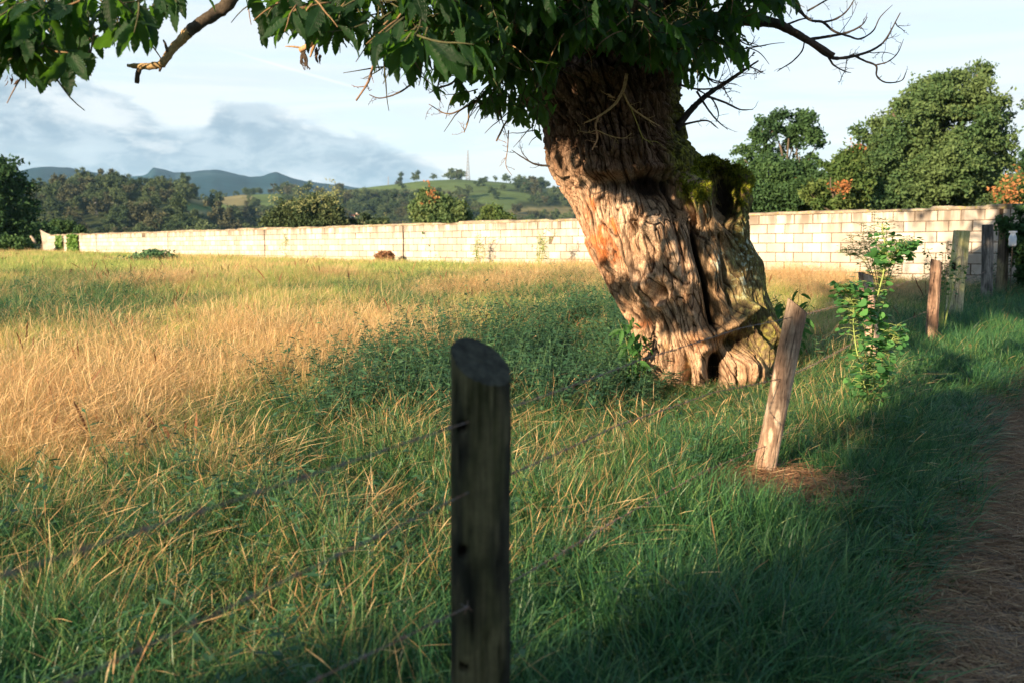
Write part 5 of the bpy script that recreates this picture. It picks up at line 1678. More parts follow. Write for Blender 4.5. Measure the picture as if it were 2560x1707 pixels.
for i, (x, y, rx_, ry_, Y, lab) in enumerate(((95, 535, 34, 20, 66.0, 'dark low bush behind the leaning stone gatepost'), (30, 562, 34, 16, 54.0, 'dark bush in front of the tree at the left edge'), (150, 525, 40, 14, 75.0, 'dark bush behind the far left end of the wall'))):
    big_tree('bush', lab, 'bush', gp(x, Y), [bl(x - rx_ * .4, y, Y, rx_ * .7, ry_), bl(x + rx_ * .5, y + 4, Y, rx_ * .6, ry_ * .8), bl(x, y - ry_ * .4, Y, rx_ * .5, ry_ * .6)], 1500, .2, M_darkleaf, .05, seed=30 + i)
# dark bush lying in the meadow
b = to_ground(345, 606)
k = b.y / 2287
big_tree('bush', 'low spreading dark bramble bush out in the dry meadow', 'bush', b, [bl(345, 596, b.y, 34, 12), bl(315, 602, b.y, 22, 8), bl(375, 592, b.y, 22, 9), bl(270, 604, b.y, 26, 5)], 2600, .12, M_weed, 0, seed=40, fr=2)

# ------------------------------------------------------------------ broken gateway at the far left end of the wall
M_stone = material('weathered_concrete', lambda s: pbsdf(s, s.ramp(s.noise(s.n('ShaderNodeTexCoord').outputs['Object'], 2.5, 5.0, .7), [(0.35, (0.22, 0.18, 0.15)), (0.6, (0.55, 0.48, 0.41))]), .95, .1, bump(s, s.noise(s.n('ShaderNodeTexCoord').outputs['Object'], 12.0, 4.0, .7), .7, .03)))


def slab(label, name, cat, quad, Y, th, mat=M_stone):
    base = W(*quad[0], Y)
    root = thing(name, label, cat, (base.x, Y, gz(base.x, Y)))
    g = Geo()
    n = 9
    (x0, y0), (x1, y1), (x2, y2), (x3, y3) = quad       # bl, br, tr, tl
    V = []
    for side in (0, 1):
        for j in range(n):
            for i in range(5):
                u_, v_ = i / 4, j / (n - 1)
                xa = x0 + (x1 - x0) * u_; ya = y0 + (y1 - y0) * u_
                xb_ = x3 + (x2 - x3) * u_; yb_ = y3 + (y2 - y3) * u_
                jx = 1.2 * float(pn(v_ * 5 + side, u_ * 2, 3.3)) * (1 if i in (0, 4) else 0)
                jy = 2.5 * float(pn(u_ * 6, side, 7.3)) if j == n - 1 else 0
                V.append(W(xa + (xb_ - xa) * v_ + jx, ya + (yb_ - ya) * v_ + jy, Y + side * th)[:])
    f = gridf(5, n)
    F = [f, f[:, ::-1] + 5 * n]
    edge = [j * 5 for j in range(n)] + [(n - 1) * 5 + i for i in range(1, 5)] + [j * 5 + 4 for j in range(n - 2, -1, -1)] + [i for i in range(3, 0, -1)]
    F.append(np.array([[a, edge[(k_ + 1) % len(edge)], edge[(k_ + 1) % len(edge)] + 5 * n, a + 5 * n] for k_, a in enumerate(edge)]))
    g.add(V, F)
    o = tw(g, 'slab', mat, root, False)
    return root


slab('leaning broken pale stone gatepost beyond the left end of the wall', 'stone_gatepost', 'gatepost', [(102, 580), (121, 580), (116, 540), (92, 528)], 57.0, .35)
M_plank = material('grey_plank', lambda s: pbsdf(s, (0.30, 0.19, 0.13), .9, .1))
groot = thing('broken_gate', 'collapsed crossed planks between the stone gatepost and the wall end', 'gate', gp(125, 57.2))
for (xa, ya, xb_, yb_, r_) in ((118, 541, 131, 553, .07), (119, 560, 131, 566, .08), (121, 568, 130, 557, .05), (118, 574, 131, 572, .06)):
    G = Geo(); tube(G, [W(xa, ya, 57.2), W(xb_, yb_, 57.4)], [r_, r_], 4, 4, .1, (0.3, 0.2, 0.15))
    tw(G, 'plank', M_plank, groot, False)
droot = thing('dead_stump', 'short bent dead stem before the dark tree at the left edge', 'dead stem', gp(75, 55))
G = Geo(); tube(G, [W(80, 560, 55), W(76, 550, 55), W(70, 543, 55)], [.10, .08, .06], 7, 8, .2, (0.35, 0.28, 0.22)); tw(G, 'stem', M_twig, droot)

# mound of dry grass by the joint
b = to_ground(945, 597)
big_tree('grass_mound', 'small brown hummock of dead grass against the wall beside a dark joint', 'mound', b, [bl(885, 590, 30.5, 16, 5), bl(872, 592, 30.5, 9, 4)], 900, .09, M_dryleaf, 0, seed=50, fr=3)
#==PART4==
# ------------------------------------------------------------------ wooded hills beyond the wall
def hill_tree_mesh(mat, seed, tall=1.0, conic=False):
    g = np.random.default_rng(seed)
    blobs = []
    for i in range(9):
        a = g.uniform(0, 6.3); r = g.uniform(0.15, 0.55)
        z = g.uniform(0.45, 1.25) * tall
        if conic: r *= max(0.1, 1.2 - z / tall)
        blobs.append((r * math.cos(a), r * math.sin(a), z, .50, .50, .38))
    P = crown_points(blobs, 420, g, 0.35, -0.2, 2.0, 16, .34)
    G = Geo()
    k = len(P)
    G.inst(SPT[seed % 4], P, rotm(g.uniform(0, 6.3, k), g.uniform(0, 6.3, k), g.uniform(0, 6.3, k)), .16 * g.uniform(.7, 1.3, k), np.clip(.3 + .3 * pn(P[:, 0] * 2, P[:, 1] * 2, P[:, 2] * 2) + g.normal(0, .1, k), 0, .6))
    tube(G, [(0, 0, -.2), (0, 0, .6 * tall)], [.05, .03], 5, 4)
    return G.mesh('hill_tree', mat)


HT = [hill_tree_mesh(M_hill[i % 3], i, 1.0 + 0.25 * (i % 2)) for i in range(6)] + [hill_tree_mesh(M_hill[0], 11, 1.9, True)]
gen = np.random.default_rng(101)
n = 14000
th_ = gen.uniform(-0.50, 0.56, n); rr_ = np.sqrt(gen.uniform(215 ** 2, 1150 ** 2, n))
hx, hy = np.sin(th_) * rr_, np.cos(th_) * rr_
cov = field_cover(hx, hy)
pasture = np.isin(cov, (1, 2, 3)) | ((np.isin(field_cover(hx, hy, 3.5), (1, 2)) ) & (hx / hy > -0.32))
keep = (~pasture) | (gen.random(n) < 0.012)
hx, hy, rr_ = hx[keep], hy[keep], rr_[keep]
# thin out to crown spacing
cell = {}
sel = []
for i in np.argsort(gen.random(len(hx))):
    key = (int(hx[i] // 5.8), int(hy[i] // 7.5))
    if key in cell: continue
    cell[key] = 1; sel.append(i)
sel = np.array(sel)
hx, hy, rr_ = hx[sel], hy[sel], rr_[sel]
hz = hill_z(hx, hy)
sc_ = gen.uniform(2.6, 4.9, len(hx)) * (0.85 + 0.3 * (pn(hx / 40, hy / 40) > 0))
px_, py_ = proj(np.stack([hx, hy, hz + sc_], -1))
vis = (px_ > 20) & (px_ < 1330) & (py_ < 545) & (py_ > 380)
# (is the top above the land in front of it?
for i in np.nonzero(vis)[0]:
    f = np.linspace(0.5, 0.97, 10)
    zz = hill_z(hx[i] * f, hy[i] * f)
    line = EYE + (hz[i] + sc_[i] * 1.3 - EYE) * f
    if np.any(zz > line): vis[i] = False
score = np.where(vis, sc_ / rr_, 0)
order = np.argsort(-score)
NH = 290
for j, i in enumerate(order[:NH]):
    kind = int(gen.integers(6)) if gen.random() > .05 else 6
    o = link('hill_tree', HT[kind], None, (hx[i], hy[i], hz[i] - .3))
    o.scale = (sc_[i], sc_[i], sc_[i] * gen.uniform(.85, 1.25)); o.rotation_euler = (0, 0, gen.uniform(0, 6.3))
    x_ = px_[i]
    zone = 'wooded left slope beyond the wall' if x_ < 480 else ('broken woodland in mid valley' if x_ < 860 else 'copses of the green pasture hill')
    tone = ['dark green', 'paler green', 'brownish green', 'dark green', 'paler green', 'brownish green', 'dark pointed'][kind]
    lev = 'near the crest of the ' if py_[i] < 450 else ('halfway up the ' if py_[i] < 490 else 'at the foot of the ')
    tag(o, tone + ' tree ' + lev + zone, 'tree', tone + ' trees ' + lev + zone)
print('hill trees', len(hx), 'visible', int(vis.sum()))

# generic scatter of clumps with geometry nodes
LIB = bpy.data.collections.new('clump_library')


def scatter(name, templates, P, rot, scl, idx, kind='stuff'):
    coll = bpy.data.collections.new(name + '_forms')
    for i, me in enumerate(templates):
        o = bpy.data.objects.new('%s_form_%02d' % (name, i), me)
        coll.objects.link(o)
    me = bpy.data.meshes.new(name)
    me.vertices.add(len(P))
    me.vertices.foreach_set('co', np.asarray(P, np.float32).ravel())
    a = me.attributes.new('rot', 'FLOAT_VECTOR', 'POINT'); a.data.foreach_set('vector', np.asarray(rot, np.float32).ravel())
    a = me.attributes.new('scl', 'FLOAT_VECTOR', 'POINT'); a.data.foreach_set('vector', np.asarray(scl, np.float32).ravel())
    a = me.attributes.new('pick', 'INT', 'POINT'); a.data.foreach_set('value', np.asarray(idx, np.int32))
    ob = link(name, me)
    ob['kind'] = kind
    ng = bpy.data.node_groups.new(name + '_scatter', 'GeometryNodeTree')
    ng.interface.new_socket('Geometry', in_out='INPUT', socket_type='NodeSocketGeometry')
    ng.interface.new_socket('Geometry', in_out='OUTPUT', socket_type='NodeSocketGeometry')
    N = ng.nodes; Lk = ng.links
    gi = N.new('NodeGroupInput'); go = N.new('NodeGroupOutput')
    ci = N.new('GeometryNodeCollectionInfo'); ci.inputs['Collection'].default_value = coll
    ci.inputs['Separate Children'].default_value = True; ci.inputs['Reset Children'].default_value = True
    ip_ = N.new('GeometryNodeInstanceOnPoints'); ip_.inputs['Pick Instance'].default_value = True
    def na(nm, dt):
        q = N.new('GeometryNodeInputNamedAttribute'); q.data_type = dt; q.inputs['Name'].default_value = nm
        return [s for s in q.outputs if s.enabled and s.name == 'Attribute'][0]
    e2r = N.new('FunctionNodeEulerToRotation')
    Lk.new(gi.outputs[0], ip_.inputs['Points']); Lk.new(ci.outputs[0], ip_.inputs['Instance'])
    Lk.new(na('pick', 'INT'), ip_.inputs['Instance Index'])
    Lk.new(na('rot', 'FLOAT_VECTOR'), e2r.inputs[0]); Lk.new(e2r.outputs[0], ip_.inputs['Rotation'])
    Lk.new(na('scl', 'FLOAT_VECTOR'), ip_.inputs['Scale'])
    Lk.new(ip_.outputs[0], go.inputs[0])
    md = ob.modifiers.new('scatter', 'NODES'); md.node_group = ng
    return ob


rest = order[NH:]
rest = rest[(np.arange(len(rest)) % 1) == 0]
k = len(rest)
scatter('far_woodland', HT, np.stack([hx[rest], hy[rest], hz[rest] - .3], -1), np.stack([np.zeros(k), np.zeros(k), gen.uniform(0, 6.3, k)], -1),
        np.stack([sc_[rest], sc_[rest], sc_[rest] * gen.uniform(.85, 1.25, k)], -1), gen.integers(0, 6, k))

# trees on the skyline and in the pastures
def on_hill(xd, r):
    u = (xd - 1176) / 2287.0
    a = math.atan(u); x, y = math.sin(a) * r, math.cos(a) * r
    return Vector((x, y, float(hill_z(x, y))))


for xd, r, s_, kind, lab in ((1050, 905, 9, 1, 'flat clump of trees on the skyline beside the tall mast'), (922, 890, 4.2, 6, 'first lone small tree on the bare green skyline'), (960, 895, 4.2, 6, 'second lone small tree on the bare green skyline'),
                        (925, 760, 3.2, 0, 'single bush in the upper green pasture'), (1190, 620, 4.5, 2, 'lone round tree in the middle of the dark green pasture'), (500, 470, 6.0, 1, 'lone round tree in the pale fields of the valley'),
                        (545, 520, 4.0, 0, 'small tree at the edge of the pale fields'), (1296, 262, 4.0, 6, 'small pointed tree beside the red-roofed house')):
    p = on_hill(xd, r)
    o = link('skyline_tree' if r > 800 else 'field_tree', HT[kind], None, p - Vector((0, 0, .4)))
    o.scale = (s_ * (1.6 if xd == 1050 else 1), s_, s_ * (.7 if xd == 1050 else 1.0))
    tag(o, lab, 'tree')

# masts and pylon
M_steel = material('grey_steel', lambda s: pbsdf(s, (0.22, 0.23, 0.25), .5, .5))


def lattice(name, label, base, h, w, rad_, arms=0):
    root = thing(name, label, 'mast' if not arms else 'pylon', base)
    G = Geo()
    n = 9
    for sx_, sy_ in ((1, 1), (1, -1), (-1, 1), (-1, -1)):
        tube(G, [base + Vector((sx_ * w, sy_ * w, -.5)), base + Vector((sx_ * w * .45, sy_ * w * .45, h * .5)), base + Vector((sx_ * w * .12, sy_ * w * .12, h))], [rad_, rad_, rad_ * .8], 4, 8)
    for i in range(n):
        z0, z1 = h * i / n, h * (i + 1) / n
        wa = w * (1 - .88 * i / n); wb = w * (1 - .88 * (i + 1) / n)
        for sg in (1, -1):
            tube(G, [base + Vector((-wa, sg * wa, z0)), base + Vector((wb, sg * wb, z1))], [rad_ * .6] * 2, 4, 3)
            tube(G, [base + Vector((wa, sg * wa, z0)), base + Vector((-wb, sg * wb, z1))], [rad_ * .6] * 2, 4, 3)
    tw(G, 'lattice_tower', M_steel, root)
    for k in range(arms):
        G = Geo(); z = h * (.72 + .12 * k)
        tube(G, [base + Vector((-w * 1.3, 0, z)), base + Vector((w * 1.3, 0, z))], [rad_] * 2, 4, 3)
        tw(G, 'cross_arm', M_steel, root)


lattice('transmission_mast', 'tall thin lattice mast on the green skyline left of the trunk', on_hill(1076, 880), 26.0, 1.7, .26)
lattice('transmission_mast', 'short thin mast at the left end of the green skyline', on_hill(895, 880), 8.0, .35, .16)
lattice('electricity_pylon', 'pale pylon standing among the trees of the left wooded slope', on_hill(228, 395) + Vector((0, 0, 0)), 6.0, .5, .06, 3)

# farmhouses
M_wallp = material('rendered_wall_pink', lambda s: pbsdf(s, (0.62, 0.36, 0.27), .9, .1))
M_wallw = material('rendered_wall_white', lambda s: pbsdf(s, (0.74, 0.66, 0.56), .9, .1))
M_rooft = material('clay_roof', lambda s: pbsdf(s, s.ramp(s.noise(s.n('ShaderNodeTexCoord').outputs['Object'], 2.0, 4.0), [(0.3, (0.36, 0.12, 0.07)), (0.7, (0.52, 0.2, 0.11))]), .9, .1))
M_win = material('window_glass', lambda s: pbsdf(s, (0.03, 0.035, 0.04), .15, .5))


def house(label, base, L, D, H, rz, wm, win=3):
    root = thing('farmhouse', label, 'house', base, None, rz)
    G = Geo(); box(G, -L / 2, L / 2, -D / 2, D / 2, -1.5, H); G.obj('wall', wm, root, smooth=False)
    G = Geo()
    o_ = .4; rh = D * .28
    V = [(-L / 2 - o_, -D / 2 - o_, H - .1), (L / 2 + o_, -D / 2 - o_, H - .1), (L / 2 + o_, D / 2 + o_, H - .1), (-L / 2 - o_, D / 2 + o_, H - .1), (-L / 2 - o_, 0, H + rh), (L / 2 + o_, 0, H + rh)]
    G.add(V, [np.array([[0, 1, 5, 4], [2, 3, 4, 5], [3, 2, 1, 0]]), np.array([[0, 4, 3], [1, 2, 5]])]); G.obj('roof', M_rooft, root, smooth=False)
    for fl in range(2 if H > 4.5 else 1):
        for k in range(win):
            x = -L / 2 + L * (k + .5) / win
            G = Geo(); box(G, x - .45, x + .45, -D / 2 - .05, -D / 2 + .05, 1.0 + fl * 2.7, 2.2 + fl * 2.7); G.obj('window', M_win, root, smooth=False)
    G = Geo(); box(G, L * .12, L * .12 + .9, -D / 2 - .06, -D / 2 + .05, -.2, 2.0); G.obj('door', M_plank, root, smooth=False)
    G = Geo(); box(G, L * .2, L * .2 + .6, .2, .8, H, H + rh + .7); G.obj('chimney', wm, root, smooth=False)


house('pink farmhouse with clay roof beside the dark tree at the left edge', on_hill(88, 330) + Vector((0, 0, .8)), 6.5, 4, 2.8, .2, M_wallp)
house('low orange outbuilding left of the pink farmhouse', on_hill(70, 335) + Vector((0, 0, 1.2)), 3.2, 3, 2.0, -.1, M_wallp, 2)
house('cream house with red roof on the field just left of the trunk', on_hill(1286, 285) + Vector((0, 0, .3)), 4.2, 3, 1.9, .3, M_wallw, 2)
house('small white shed left of the cream red-roofed house', on_hill(1262, 285), 2.0, 1.8, 1.1, -.2, M_wallw, 1)
house('tiny pale farmhouse high in the middle of the wooded hills', on_hill(815, 600), 7, 4, 2.6, .1, M_wallw)

# ------------------------------------------------------------------ trees behind the viewer that throw the foreground shade
def pq(p, q):
    a = R(SUN_AZ)
    return (p * math.sin(a) + q * math.cos(a), p * math.cos(a) - q * math.sin(a))


def shade_tree(label, p, q, rad_, h, seed, n=9000, zmin=.2, br=1.1):
    x, y = pq(p, q)
    g = np.random.default_rng(seed)
    bl_ = []
    for i in range(30):
        a = g.uniform(0, 6.3); r = math.sqrt(g.random()) * (rad_ - br * .9)
        bl_.append((x + r * math.cos(a), y + r * math.sin(a), zmin + br * .7 + (h - zmin - br * 1.6) * i / 29, br, br, br * .9))
    # per=14 keeps the crown closed
    big_tree('shade_tree', label, 'tree', Vector((x, y, gz(x, y))), bl_, n, .27, M_oak, .25, seed=seed, group='trees behind the viewer shading the path', fr=1.3, shell=1.0, holes=-.22, limbs=6)


shade_tree('tall leafy tree behind the viewer at the left edge of the shade', -12.5, -.05, 2.9, 8.3, 1, 15000)
shade_tree('tall leafy tree behind the viewer in the middle of the shade', -12.8, 3.7, 3.2, 9.5, 2, 13000)
shade_tree('tall leafy tree behind the viewer at the right end of the shade', -12.5, 8.4, 3.2, 9.0, 3, 9000)
shade_tree('low round tree behind the viewer shading the left foreground', -8.8, -4.1, 1.9, 2.3, 4, 5000, 0.0, .8)
shade_tree('low shrubby tree behind the viewer beyond the left foreground', -9.2, -7.4, 1.9, 2.4, 5, 3600, 0.0, .8)
shade_tree('low shrubby tree farther left behind the viewer', -9.6, -11.0, 2.0, 2.8, 6, 3200, 0.0, .8)


# ------------------------------------------------------------------ grass
def blades(n, spread, h0, h1, w, b0, b1, gen, segs=4, head=0.0, headw=3.0, gap=0.0, lean=None, rmax=0.62, tiptaper=1.6):
    ang = gen.uniform(0, 2 * PI, n); r = spread * np.sqrt(gen.random(n))
    bx_, by_ = r * np.cos(ang), r * np.sin(ang)
    h = gen.uniform(h0, h1, n); bend = gen.uniform(b0, b1, n)
    dirn = ang + gen.normal(0, 0.9, n)
    if lean is not None: dirn = lean + gen.normal(0, 0.55, n)
    dx, dy = np.cos(dirn), np.sin(dirn)
    t = np.linspace(0, 1, segs + 1)
    horiz = h[:, None] * (bend[:, None] * t ** 2 * 0.9 + 0.12 * t)
    vert = h[:, None] * (t - bend[:, None] ** 1.6 * 0.62 * t ** 2.4)
    X = bx_[:, None] + dx[:, None] * horiz; Y = by_[:, None] + dy[:, None] * horiz
    X = X + (gen.normal(0, .012, (n, 1)) * t * 2); Z = vert
    wd = w * gen.uniform(.6, 1.3, n)[:, None] * (1 - t ** tiptaper * 0.92) * (0.55 + 0.45 * np.minimum(1, t * 5))
    if head:
        wd = wd + (t > 1 - head) * w * headw * np.sin(np.clip((t - (1 - head)) / head, 0, 1) * PI * .9 + .1)
    tw_ = gen.normal(0, .6, n)
    sx_, sy_ = -np.sin(dirn + tw_), np.cos(dirn + tw_)
    Lx = X - sx_[:, None] * wd / 2; Ly = Y - sy_[:, None] * wd / 2
    Rx = X + sx_[:, None] * wd / 2; Ry = Y + sy_[:, None] * wd / 2
    V = np.stack([np.stack([Lx, Ly, Z], -1), np.stack([Rx, Ry, Z + wd * .25], -1)], 2).reshape(-1, 3)
    k = segs + 1
    i = np.arange(segs)
    f = np.stack([2 * i, 2 * i + 1, 2 * i + 3, 2 * i + 2], -1)
    F = (f[None] + (np.arange(n) * 2 * k)[:, None, None]).reshape(-1, 4)
    A = np.zeros((n, k, 2, 3)); A[..., 0] = t[None, :, None]; A[..., 2] = (gen.random(n) * rmax)[:, None, None]
    return V, F, A.reshape(-1, 3)


def spikelets(n, base, gen, w=.0022, L=.016, rmax=.62):
    """small husks along the last fifth of stalk curves (base: list of blade vertices)"""
    return None


M_dock = ramp_leaf_mat('dock_spike', [(0.0, (0.10, 0.04, 0.02)), (1.0, (0.24, 0.11, 0.05))], 0.2)
gen = np.random.default_rng(55)
FORMS = []; MATI = {}


def form(kind, mat, *parts):
    G = Geo()
    for p in parts: G.add(*p)
    me = G.mesh(kind + '_clump', mat)
    if len(parts) > 1: pass
    MATI.setdefault(kind, []).append(len(FORMS)); FORMS.append(me)


def form2(kind, groups):
    """clump with several materials"""
    G = Geo(); cnt = []
    for mat, p in groups:
        G.add(*p); cnt.append(len(p[1]))
    me = G.mesh(kind + '_clump', None)
    mi = []
    for j, (mat, p) in enumerate(groups):
        me.materials.append(mat); mi += [j] * cnt[j]
    me.polygons.foreach_set('material_index', np.array(mi, np.int32))
    MATI.setdefault(kind, []).append(len(FORMS)); FORMS.append(me)


for i in range(5):     # lush green verge grass
    form('lush', M_lush, blades(22, .09, .16, .38, .0078, .10, .9, gen, 5, rmax=.66), blades(9, .09, .08, .22, .0065, .1, .8, gen, 4), blades(3, .09, .22, .42, .0035, .05, .5, gen, 5, .2, 2.0))
for i in range(5):     # knee-high mixed meadow grass
    form2('mixed', [(M_mixed, blades(16, .10, .16, .44, .0042, .05, .65, gen, 4)), (M_lush, blades(20, .10, .14, .36, .0068, .1, .85, gen, 4)), (M_gold, blades(2, .08, .30, .58, .0010, .05, .6, gen, 6, .22, 2.4))])
for i in range(5):     # dry golden stalks
    form2('gold', [(M_gold, blades(30, .15, .30, .78, .0014, .05, .75, gen, 8, .25, 2.0, lean=(None if i < 3 else 2.4))), (M_gold, blades(16, .13, .2, .4, .0028, .2, .9, gen, 4)), (M_mixed, blades(6, .12, .2, .4, .003, .2, .8, gen, 4))])
for i in range(4):     # short sunlit meadow
    form2('yel', [(M_yel, blades(44, .16, .12, .32, .0034, .05, .6, gen, 4)), (M_gold, blades(4, .16, .22, .42, .0022, .1, .7, gen, 5, .25, 2.2))])
for i in range(4):     # far meadow, broader tufts
    form2('fargreen', [(M_yel, blades(30, .3, .14, .32, .010, .1, .7, gen, 3)), (M_mixed, blades(18, .3, .14, .30, .010, .1, .7, gen, 3))])
for i in range(4):
    form2('fargold', [(M_gold, blades(22, .3, .20, .42, .008, .1, .6, gen, 4, .25, 1.2)), (M_yel, blades(20, .3, .14, .35, .009, .1, .6, gen, 3))])
for i in range(4):     # leafy weeds
    G = Geo()
    P, D, S = [], [], []
    for k in range(5):
        a = gen.uniform(0, 6.3); x0, y0 = .09 * math.cos(a), .09 * math.sin(a)
        h = gen.uniform(.28, .68); lx_, ly_ = gen.normal(0, .12), gen.normal(0, .12)
        pts = [(x0, y0, 0), (x0 + lx_ * .4, y0 + ly_ * .4, h * .5), (x0 + lx_, y0 + ly_, h)]
        tube(G, pts, [.003, .0025, .0012], 4, 5)
        for j in range(15):
            t = .12 + .88 * j / 14
            b_ = gen.uniform(0, 6.3)
            P.append((x0 + lx_ * t, y0 + ly_ * t, h * t)); D.append((math.cos(b_), math.sin(b_), gen.uniform(-.4, .5))); S.append(gen.uniform(.055, .115) * (1.1 - .6 * t))
    G.inst(SMT, np.array(P), orient(np.array(D), gen.normal(0, .5, len(P)), gen), np.array(S) * 1.0, gen.random(len(P)) * .6)
    MATI.setdefault('weed', []).append(len(FORMS)); FORMS.append(G.mesh('weed_clump', M_weed))
for i in range(3):     # nodding seed heads
    form2('seed', [(M_gold, blades(3, .05, .35, .55, .0016, .3, .9, gen, 8, .16, 6.0)), (M_lush, blades(8, .06, .15, .3, .005, .3, .9, gen, 4))])
for i in range(3):     # reddish dock spikes
    form2('dock', [(M_dock, blades(3, .06, .34, .62, .003, .02, .25, gen, 9, .42, 6.0)), (M_yel, blades(8, .08, .12, .3, .004, .1, .6, gen, 4))])
for i in range(3):     # fallen needles
    n = 30
    a = gen.uniform(0, 6.3, n); P = np.stack([gen.normal(0, .07, n), gen.normal(0, .07, n), gen.uniform(.002, .018, n)], -1)
    T = (np.array([(-.5, -.016, 0), (-.5, .016, 0), (.5, .012, 0), (.5, -.012, 0), (0, 0, .02)], float), np.array([[0, 3, 4], [3, 2, 4], [2, 1, 4], [1, 0, 4]]), np.zeros((5, 3)))
    G = Geo(); G.inst(T, P, rotm(gen.normal(0, .1, n), gen.normal(0, .12, n), a), np.stack([gen.uniform(.06, .13, n), gen.uniform(.08, .13, n), gen.uniform(.08, .13, n)], -1), gen.random(n) * .62)
    MATI.setdefault('needle', []).append(len(FORMS)); FORMS.append(G.mesh('needle_clump', M_needle))

MAP = [  # what grows where; columns every 168 design units from x=84, rows from the list
    (585, 'yyyyyyGGGGYYGw'),
    (640, 'yyyyyyyGGGGGyw'),
    (700, 'mmyyymymmyyyyl'),
    (745, 'mmyyyyyyywYyll'),
    (795, 'yyygggywwwyyll'),
    (850, 'yggggdwwwlymll'),
    (910, 'ggggdwwwwsmmll'),
    (970, 'gggmwwmwssmmll'),
    (1030, 'ggymmmmmssmmll'),
    (1090, 'ggymmmmmmmllll'),
    (1150, 'mmgmmmmmmlNlll'),
    (1210, 'mmmmmmmmmllNll'),
    (1300, 'mmmmmmmmllllll'),
    (1400, 'mmmmmmmlllllll'),
    (1500, 'mmmmmmlllllllN'),
    (1600, 'lmmmmllllllllN'),
    (1800, 'llllllllllllll'),
]
rowsy = np.array([r_[0] for r_ in MAP], float)


def zone_of(px_, py_):
    r_ = np.clip(np.round(np.interp(py_, rowsy, np.arange(len(rowsy)))).astype(int), 0, len(MAP) - 1)
    c_ = np.clip(np.round((px_ - 84) / 168).astype(int), 0, 13)
    tab = np.array([list(r2[1]) for r2 in MAP])
    return tab[r_, c_]


RULE = {  # zone -> list of (kind, weight, height scale)
    'y': [('dock', .006, .8), ('yel', .68, .9), ('gold', .05, .55), ('mixed', .27, .7)],
    'Y': [('yel', .55, .9), ('gold', .30, .5), ('mixed', .15, .7)],
    'G': [('gold', .55, .62), ('yel', .35, 1.0), ('mixed', .1, .8)],
    'g': [('dock', .008, .9), ('gold', .36, .92), ('mixed', .26, .8), ('yel', .32, .95)],
    'd': [('gold', .25, .9), ('lush', .40, .9), ('mixed', .35, .8)],
    'm': [('mixed', .42, .85), ('lush', .50, .98), ('gold', .03, .7), ('weed', .05, .7)],
    'w': [('weed', .48, 1.0), ('lush', .28, .95), ('mixed', .24, .85)],
    's': [('lush', .62, .72), ('seed', .07, .8), ('mixed', .29, .62), ('gold', .02, .5)],
    'l': [('lush', .90, .95), ('mixed', .07, .7), ('seed', .01, .9), ('weed', .02, .5)],
    'N': [('lush', .42, .55), ('needle', .5, 1.0), ('mixed', .08, .6)],
}
BANDS = [(0.9, 7.0, 250), (7.0, 13.0, 170), (13.0, 21.0, 95), (21.0, 62.0, 15)]
gp_, gr_, gs_, gi_ = {}, {}, {}, {}


def put(dest, P, rot, scl, idx):
    gp_.setdefault(dest, []).append(P); gr_.setdefault(dest, []).append(rot); gs_.setdefault(dest, []).append(scl); gi_.setdefault(dest, []).append(idx)


